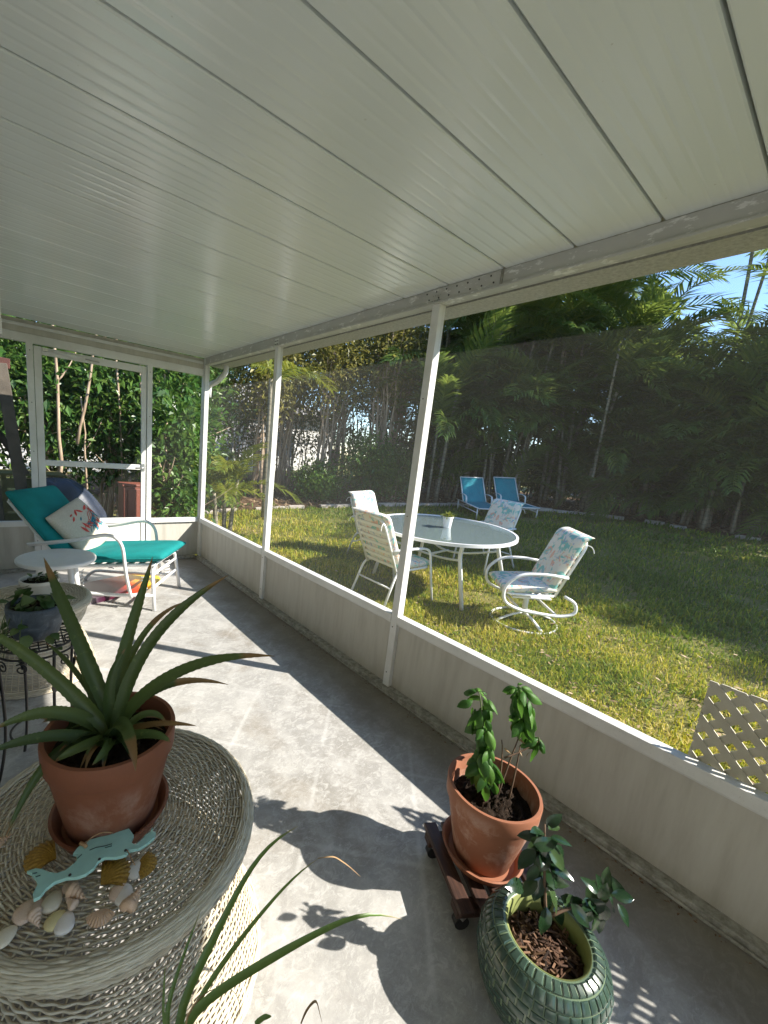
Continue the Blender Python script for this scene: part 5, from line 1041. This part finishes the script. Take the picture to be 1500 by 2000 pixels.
for pts in ([(975, 1532), (1000, 1470), (1022, 1420)], [(975, 1532), (985, 1480), (980, 1445)], [(985, 1480), (1020, 1470), (1050, 1448)], [(1000, 1530), (1012, 1490), (1016, 1455)]):
    Q = [at_depth(x, y, BD+.015)-B0 for x, y in pts]; Q[0] = Q[0] if pts[0][1] < 1500 else np.array([Q[0][0], Q[0][1], .20]); m = MB(); m.tube(bez(Q, 8), np.linspace(.0035, .0018, 8), 6); m.build('stem', MT['stem'], BP, smooth=True)
dry = leaf_set('withered_leaf', MT['dry'], 2, asp=.3, fold=.5, droop=.6)
for x, y in ((985, 1460), (1012, 1440), (1016, 1460), (1000, 1415), (1035, 1470)): put_leaf(dry[rg.randrange(2)], BP, at_depth(x, y, BD+.015)-B0, (rg.uniform(-1, 1), rg.uniform(-1, 1), -1), (0, 1, .2), .025)
# ================================================================== green glazed pot
GC = np.array([-.733, .262, 0.0])
GP_ = thing('green_pot', 'round green glazed pot with reptile scale relief beside the dolly', 'pot', GC)
prof = np.array([(.110, 0), (.130, .03), (.150, .078), (.160, .125), (.1595, .168), (.149, .204), (.132, .227), (.112, .236), (.102, .233)])
sl_ = np.r_[0, np.cumsum(np.linalg.norm(np.diff(prof, axis=0), axis=1))]; SLn = sl_[-1]
def gsurf(s, th, off):
    r = np.interp(s, sl_, prof[:, 0]); z = np.interp(s, sl_, prof[:, 1]); e = .004
    dr = np.interp(s+e, sl_, prof[:, 0])-np.interp(s-e, sl_, prof[:, 0]); dz = np.interp(s+e, sl_, prof[:, 1])-np.interp(s-e, sl_, prof[:, 1]); l = np.hypot(dr, dz)+1e-9
    r = r+dz/l*off; z = z-dr/l*off; return np.stack([r*np.cos(th), r*np.sin(th), z], -1)
m = MB(); ss = np.linspace(0, SLn, 40); th = np.linspace(0, 2*math.pi, 97); S_, T_ = np.meshgrid(ss, th, indexing='ij'); m.grid(gsurf(S_, T_, -.0012), a=.9, flip=True)
m.lathe([(0, .0), (.110, 0)], 48, a=.9)
rows = list(np.linspace(.012, SLn-.066, 9))+[SLn-.035, SLn-.004]
rg2 = np.random.default_rng(4)
for i, (s0, s1) in enumerate(zip(rows[:-1], rows[1:])):
    nc = [18, 20, 20, 22, 24, 26, 30, 36, 44, 40][i]; edges = np.sort(np.arange(nc)+rg2.uniform(-.16, .16, nc)+.37*i)*2*math.pi/nc; edges = np.r_[edges, edges[0]+2*math.pi]
    for a, b in zip(edges[:-1], edges[1:]):
        ds, da = s1-s0, b-a; K = []
        for ins, off in ((.06, -.0013), (.10, .0008), (.22, .0019)):
            tt_ = np.linspace(a+da*ins, b-da*ins, 3); K.append(np.concatenate([gsurf(np.full(3, s0+ds*ins), tt_, off), gsurf(np.full(3, s1-ds*ins), tt_[::-1], off)]))
        V = np.concatenate(K); F = []
        for l in (0, 6):
            for j in range(6): F.append((l+j, l+(j+1) % 6, l+6+(j+1) % 6, l+6+j))
        F += [(12, 13, 16, 17), (13, 14, 15, 16)]; m.add(V, np.array(F), .1+.35*rg2.random())
m.build('scaled_body', MT['glaze'], GP_, smooth='auto')
m = MB(); m.lathe([(.1025, .2325), (.097, .229), (.093, .185), (.099, .14)], 64); m.build('inner_lip', MT['glaze_in'], GP_, smooth=True)
soil(GP_, .0975, .172, 12, 'mulch', amp=.010, chunks=420, dome=.010)
m = MB()
for _ in range(150):
    a, q = rg2.uniform(0, 6.28), .08*rg2.random()**.5; c = np.array([q*math.cos(a), q*math.sin(a), .184+rg2.uniform(0, .014)]); d = nrm(rg2.normal(0, 1, 3)*np.array([1, 1, .35]))*rg2.uniform(.008, .022); s = nrm(np.cross(d, [0, 0, 1]))*.0022
    m.add([c-d-s, c-d+s, c+d+s, c+d-s, c-d-s-[0, 0, .002], c-d+s-[0, 0, .002], c+d+s-[0, 0, .002], c+d-s-[0, 0, .002]], np.array([(0, 1, 2, 3), (0, 3, 7, 4), (1, 5, 6, 2)]), rg2.random())
m.build('bark_chips', MT['mulch'], GP_, kind='stuff')
GPL = thing('gardenia_plant', 'dark glossy leaved plant rooted in the green scaled pot', 'plant', GC+np.array([0, 0, .18])); G0 = GC+np.array([0, 0, .18]); GD = depth(G0+np.array([0, 0, .06]))
GL_ = leaf_set('glossy_leaf', MT['garden'], 5, asp=.50, fold=.22, droop=.3)
for pts in ([(1066, 1790), (1062, 1700), (1064, 1610)], [(1075, 1790), (1110, 1770), (1165, 1765)], [(1062, 1690), (1080, 1670), (1085, 1650)], [(1165, 1765), (1180, 1745), (1190, 1730)]):
    Q = [at_depth(x, y, GD+.02)-G0 for x, y in pts]; m = MB(); m.tube(bez(Q, 8), np.linspace(.0045, .0022, 8), 6); m.build('stem', MT['stem'], GPL, smooth=True)
gl = [(1060, 1625, -.8, .6), (1068, 1615, .8, .9), (1075, 1635, 1, .2), (1050, 1630, -1, -.1), (1078, 1660, 1, -.9), (1085, 1650, .7, -1.2), (1060, 1660, -.6, -.9), (1045, 1660, -.9, -.6), (1062, 1690, .2, -1), (1075, 1700, .6, -1), (1085, 1690, .9, -.7), (1058, 1700, -.6, -.8), (1050, 1720, -1, -.3), (1070, 1730, .5, -1), (1095, 1750, .9, -.5), (1115, 1765, .6, -.6), (1085, 1765, .2, -1), (1065, 1770, -.2, -1), (1125, 1770, .9, -.2), (1150, 1765, .4, .7), (1170, 1755, .2, 1), (1185, 1745, .9, .4), (1195, 1745, 1, -.1), (1190, 1755, .7, -.9), (1178, 1765, .1, -1), (1165, 1775, -.2, -1), (1155, 1780, -.4, -1), (1160, 1760, -.9, .2), (1180, 1735, .3, 1), (1050, 1690, -1, -.6)]
gl += [(rg.gauss(1062, 16), rg.uniform(1612, 1745), rg.uniform(-1, 1), rg.uniform(-1.2, .5)) for _ in range(22)] + [(rg.gauss(1172, 16), rg.gauss(1762, 14), rg.uniform(-1, 1), rg.uniform(-1, 1)) for _ in range(10)]
for x, y, dx, dy in gl:
    b = at_depth(x, y, GD+.02+rg.uniform(-.02, .03))-G0; d = RT*dx+UP*dy+FW*rg.uniform(-.7, .4); put_leaf(GL_[rg.randrange(5)], GPL, b, d, -FW*.6+np.array([0, 0, 1.]), rg.uniform(.048, .072), rg.uniform(-.5, .5))
# ================================================================== wire stand, small pots
SC_ = np.array([-1.742, 1.855, 0])
t = thing('wire_plant_stand', 'black wrought iron plant stand with scrolls holding the blue grey pot', 'plant stand', SC_)
ang = np.linspace(0, 2*math.pi, 41)[:-1]
for r_, z_ in ((.135, .60), (.135, .57), (.10, .20)): tube_obj('ring', np.stack([r_*np.cos(ang), r_*np.sin(ang), np.full(40, z_)], 1), .0045, MT['iron'], t, 6, closed=True)
for k in range(-4, 5):
    y_ = k*.027; x_ = math.sqrt(max(0, .133**2-y_**2)); tube_obj('tray_wire', [(-x_, y_, .60), (x_, y_, .60)], .0025, MT['iron'], t, 5); tube_obj('tray_wire', [(y_, -x_, .603), (y_, x_, .603)], .0025, MT['iron'], t, 5)
for k in range(4):
    a = .35+k*math.pi/2; c, s = math.cos(a), math.sin(a)
    tube_obj('leg', bez([(.135*c, .135*s, .602), (.12*c, .12*s, .35), (.10*c, .10*s, .2), (.165*c, .165*s, .0)], 14), .0058, MT['iron'], t)
    for q in range(3):
        a2 = a+(q+.5)*math.pi/6; c_, s_ = math.cos(a2), math.sin(a2); th_ = np.linspace(0, 2*math.pi*1.35, 26); rr = .004+.019*th_/th_[-1]
        tt_ = np.array([-s_, c_, 0]); P = np.array([.135*c_, .135*s_, .535])+tt_*(rr*np.cos(th_))[:, None]+np.array([0, 0, 1])*(rr*np.sin(th_))[:, None]; tube_obj('scroll', P, .003, MT['iron'], t, 5)
    m = MB(); blade(m, [np.array([.125*c, .125*s, .40]), np.array([.14*c, .14*s, .44]), np.array([.15*c, .15*s, .50])], .030, np.array([-s, c, 0.]), .1, ([0, .4, 1], [.1, 1, .05]), n=8); o = m.build('iron_leaf', MT['iron'], t, smooth=True)
BPt = thing('pothos_plant', 'blue grey speckled pot with trailing pothos on the wire stand', 'potted plant', SC_+np.array([0, 0, .607]))
m = MB(); m.lathe([(0, 0), (.062, 0), (.075, .012), (.092, .07), (.096, .125), (.094, .135), (.087, .135), (.084, .11)], 48); m.build('pot', MT['bluepot'], BPt, smooth=True); soil(BPt, .0845, .112, 31, chunks=60)
PO = leaf_set('pothos_leaf', MT['pothos'], 4, asp=.72, fold=.15, droop=.35)
for k in range(46):
    a = rg.uniform(1.4, 5.4) if k < 34 else rg.uniform(0, 6.28); q = rg.uniform(.02, .105); z_ = rg.uniform(.12, .19) if q < .085 else rg.uniform(-.06, .15)
    put_leaf(PO[rg.randrange(4)], BPt, (q*math.cos(a), q*math.sin(a), z_), (math.cos(a), math.sin(a), rg.uniform(-.9, .5)), (0, 0, 1), rg.uniform(.035, .062), rg.uniform(-.5, .5))
for k in range(5):
    a = 2.2+k*.5; m = MB(); m.tube(bez([(.05*math.cos(a), .05*math.sin(a), .115), (.10*math.cos(a), .10*math.sin(a), .18), (.125*math.cos(a), .125*math.sin(a), -.05)], 9), .0018, 5); m.build('vine', MT['gstem'], BPt, smooth=True)
WP = thing('cream_potted_plant', 'cream pot with a small green succulent on the smaller wicker table', 'potted plant', (-1.685, 2.73, .4545))
m = MB(); m.lathe([(0, 0), (.066, 0), (.072, .008), (.092, .088), (.096, .092), (.096, .108), (.088, .108), (.085, .09)], 44); m.build('pot', MT['cream'], WP, smooth='auto'); soil(WP, .086, .088, 33, chunks=40)
for k in range(40):
    a = rg.uniform(0, 6.28); q = .035*rg.random(); cx_ = .045 if k % 3 else -.02; put_leaf(PO[rg.randrange(4)], WP, (cx_+q*math.cos(a), q*math.sin(a), rg.uniform(.095, .125)), (math.cos(a), math.sin(a), rg.uniform(.2, 1.4)), (0, 0, 1), rg.uniform(.016, .034))
# ================================================================== strap leaved plant in the foreground
SP = np.array([-1.555, .42, 0]); t = thing('strap_leaf_plant', 'grassy plant with long arching strap leaves at the bottom of the picture', 'potted plant', SP)
m = MB(); m.lathe(pot_profile(.075, .105, .19, .045), 48); m.build('pot', MT['terra_b'], t, smooth='auto'); soil(t, .088, .155, 41, chunks=50)
c6 = lambda X, Y: (300+X/2.778, 1580+Y/2.778)
for pts, dp, wd in (([(90, 1167), (300, 760), (500, 350), (640, 160), (785, 93)], (.74, .80, .86, .90, .93), .017), ([(150, 1160), (480, 690), (700, 430), (830, 300), (895, 268)], (.76, .84, .90, .93, .95), .011), ([(100, 1160), (420, 940), (850, 690), (1160, 540), (1350, 600)], (.72, .76, .82, .86, .89), .016), ([(40, 1167), (130, 880), (200, 690), (262, 530)], (.72, .75, .78, .80), .011), ([(40, 1167), (55, 1000), (65, 800)], (.70, .71, .72), .008), ([(130, 1130), (330, 930), (480, 990), (465, 1165)], (.72, .76, .79, .80), .0035), ([(890, 268), (980, 255), (1060, 310), (1125, 370)], (.95, .97, .98, .98), .0028), ([(800, 1167), (830, 1090), (880, 1030), (915, 1167)], (.70, .71, .72, .72), .004), ([(550, 1167), (600, 1130), (640, 1125)], (.70, .71, .72), .008)):
    Q = [at_depth(*c6(*p), d) for p, d in zip(pts, dp)]
    if pts[0][1] > 1120 and pts[0][0] < 200: Q = [SP+np.array([0, 0, .16])+(Q[0]-SP-np.array([0, 0, .16]))*.08] + Q
    Qd = np.array(Q); s = np.r_[0, np.cumsum(np.linalg.norm(np.diff(Qd, axis=0), axis=1))]; u = np.linspace(0, s[-1], 26); P = np.stack([np.interp(u, s, Qd[:, j]) for j in range(3)], 1)
    for _ in range(6): P[1:-1] = (P[:-2]+2*P[1:-1]+P[2:])/4
    m = MB(); vd = nrm(P[13]-CAM); blade(m, P-SP, wd, nrm(np.cross(P[-1]-P[0], vd))+vd*.2, .22, ([0, .15, .6, .9, 1], [.7, 1, .9, .4, .04]), a=.4+.4*random.random()); m.build('leaf', MT['strapleaf'] if wd > .0045 else MT['dry'], t, smooth=True)
# ================================================================== small debris along the channel
k = 420; y = RNG.uniform(-.4, 4.6, k); x = -.035-np.abs(RNG.normal(0, .018, k)); c = np.stack([x, y, np.full(k, .0012)], 1); az = RNG.uniform(0, 6.28, k); L = RNG.uniform(.002, .009, k); d = np.stack([np.cos(az), np.sin(az), np.zeros(k)], 1)*L[:, None]; s = np.stack([-np.sin(az), np.cos(az), np.zeros(k)], 1)*L[:, None]*.4
V = np.stack([c-d, c+s+[0, 0, .002], c+d, c-s], 1).reshape(-1, 3); m = MB(); m.add(V, np.arange(k*4).reshape(-1, 4)[:, ::-1], RNG.random(k)*.6); tag(m.build('debris', MT['litterleaf'], kind='stuff'), 'crumbs of dirt and leaf along the wall channel', 'debris')
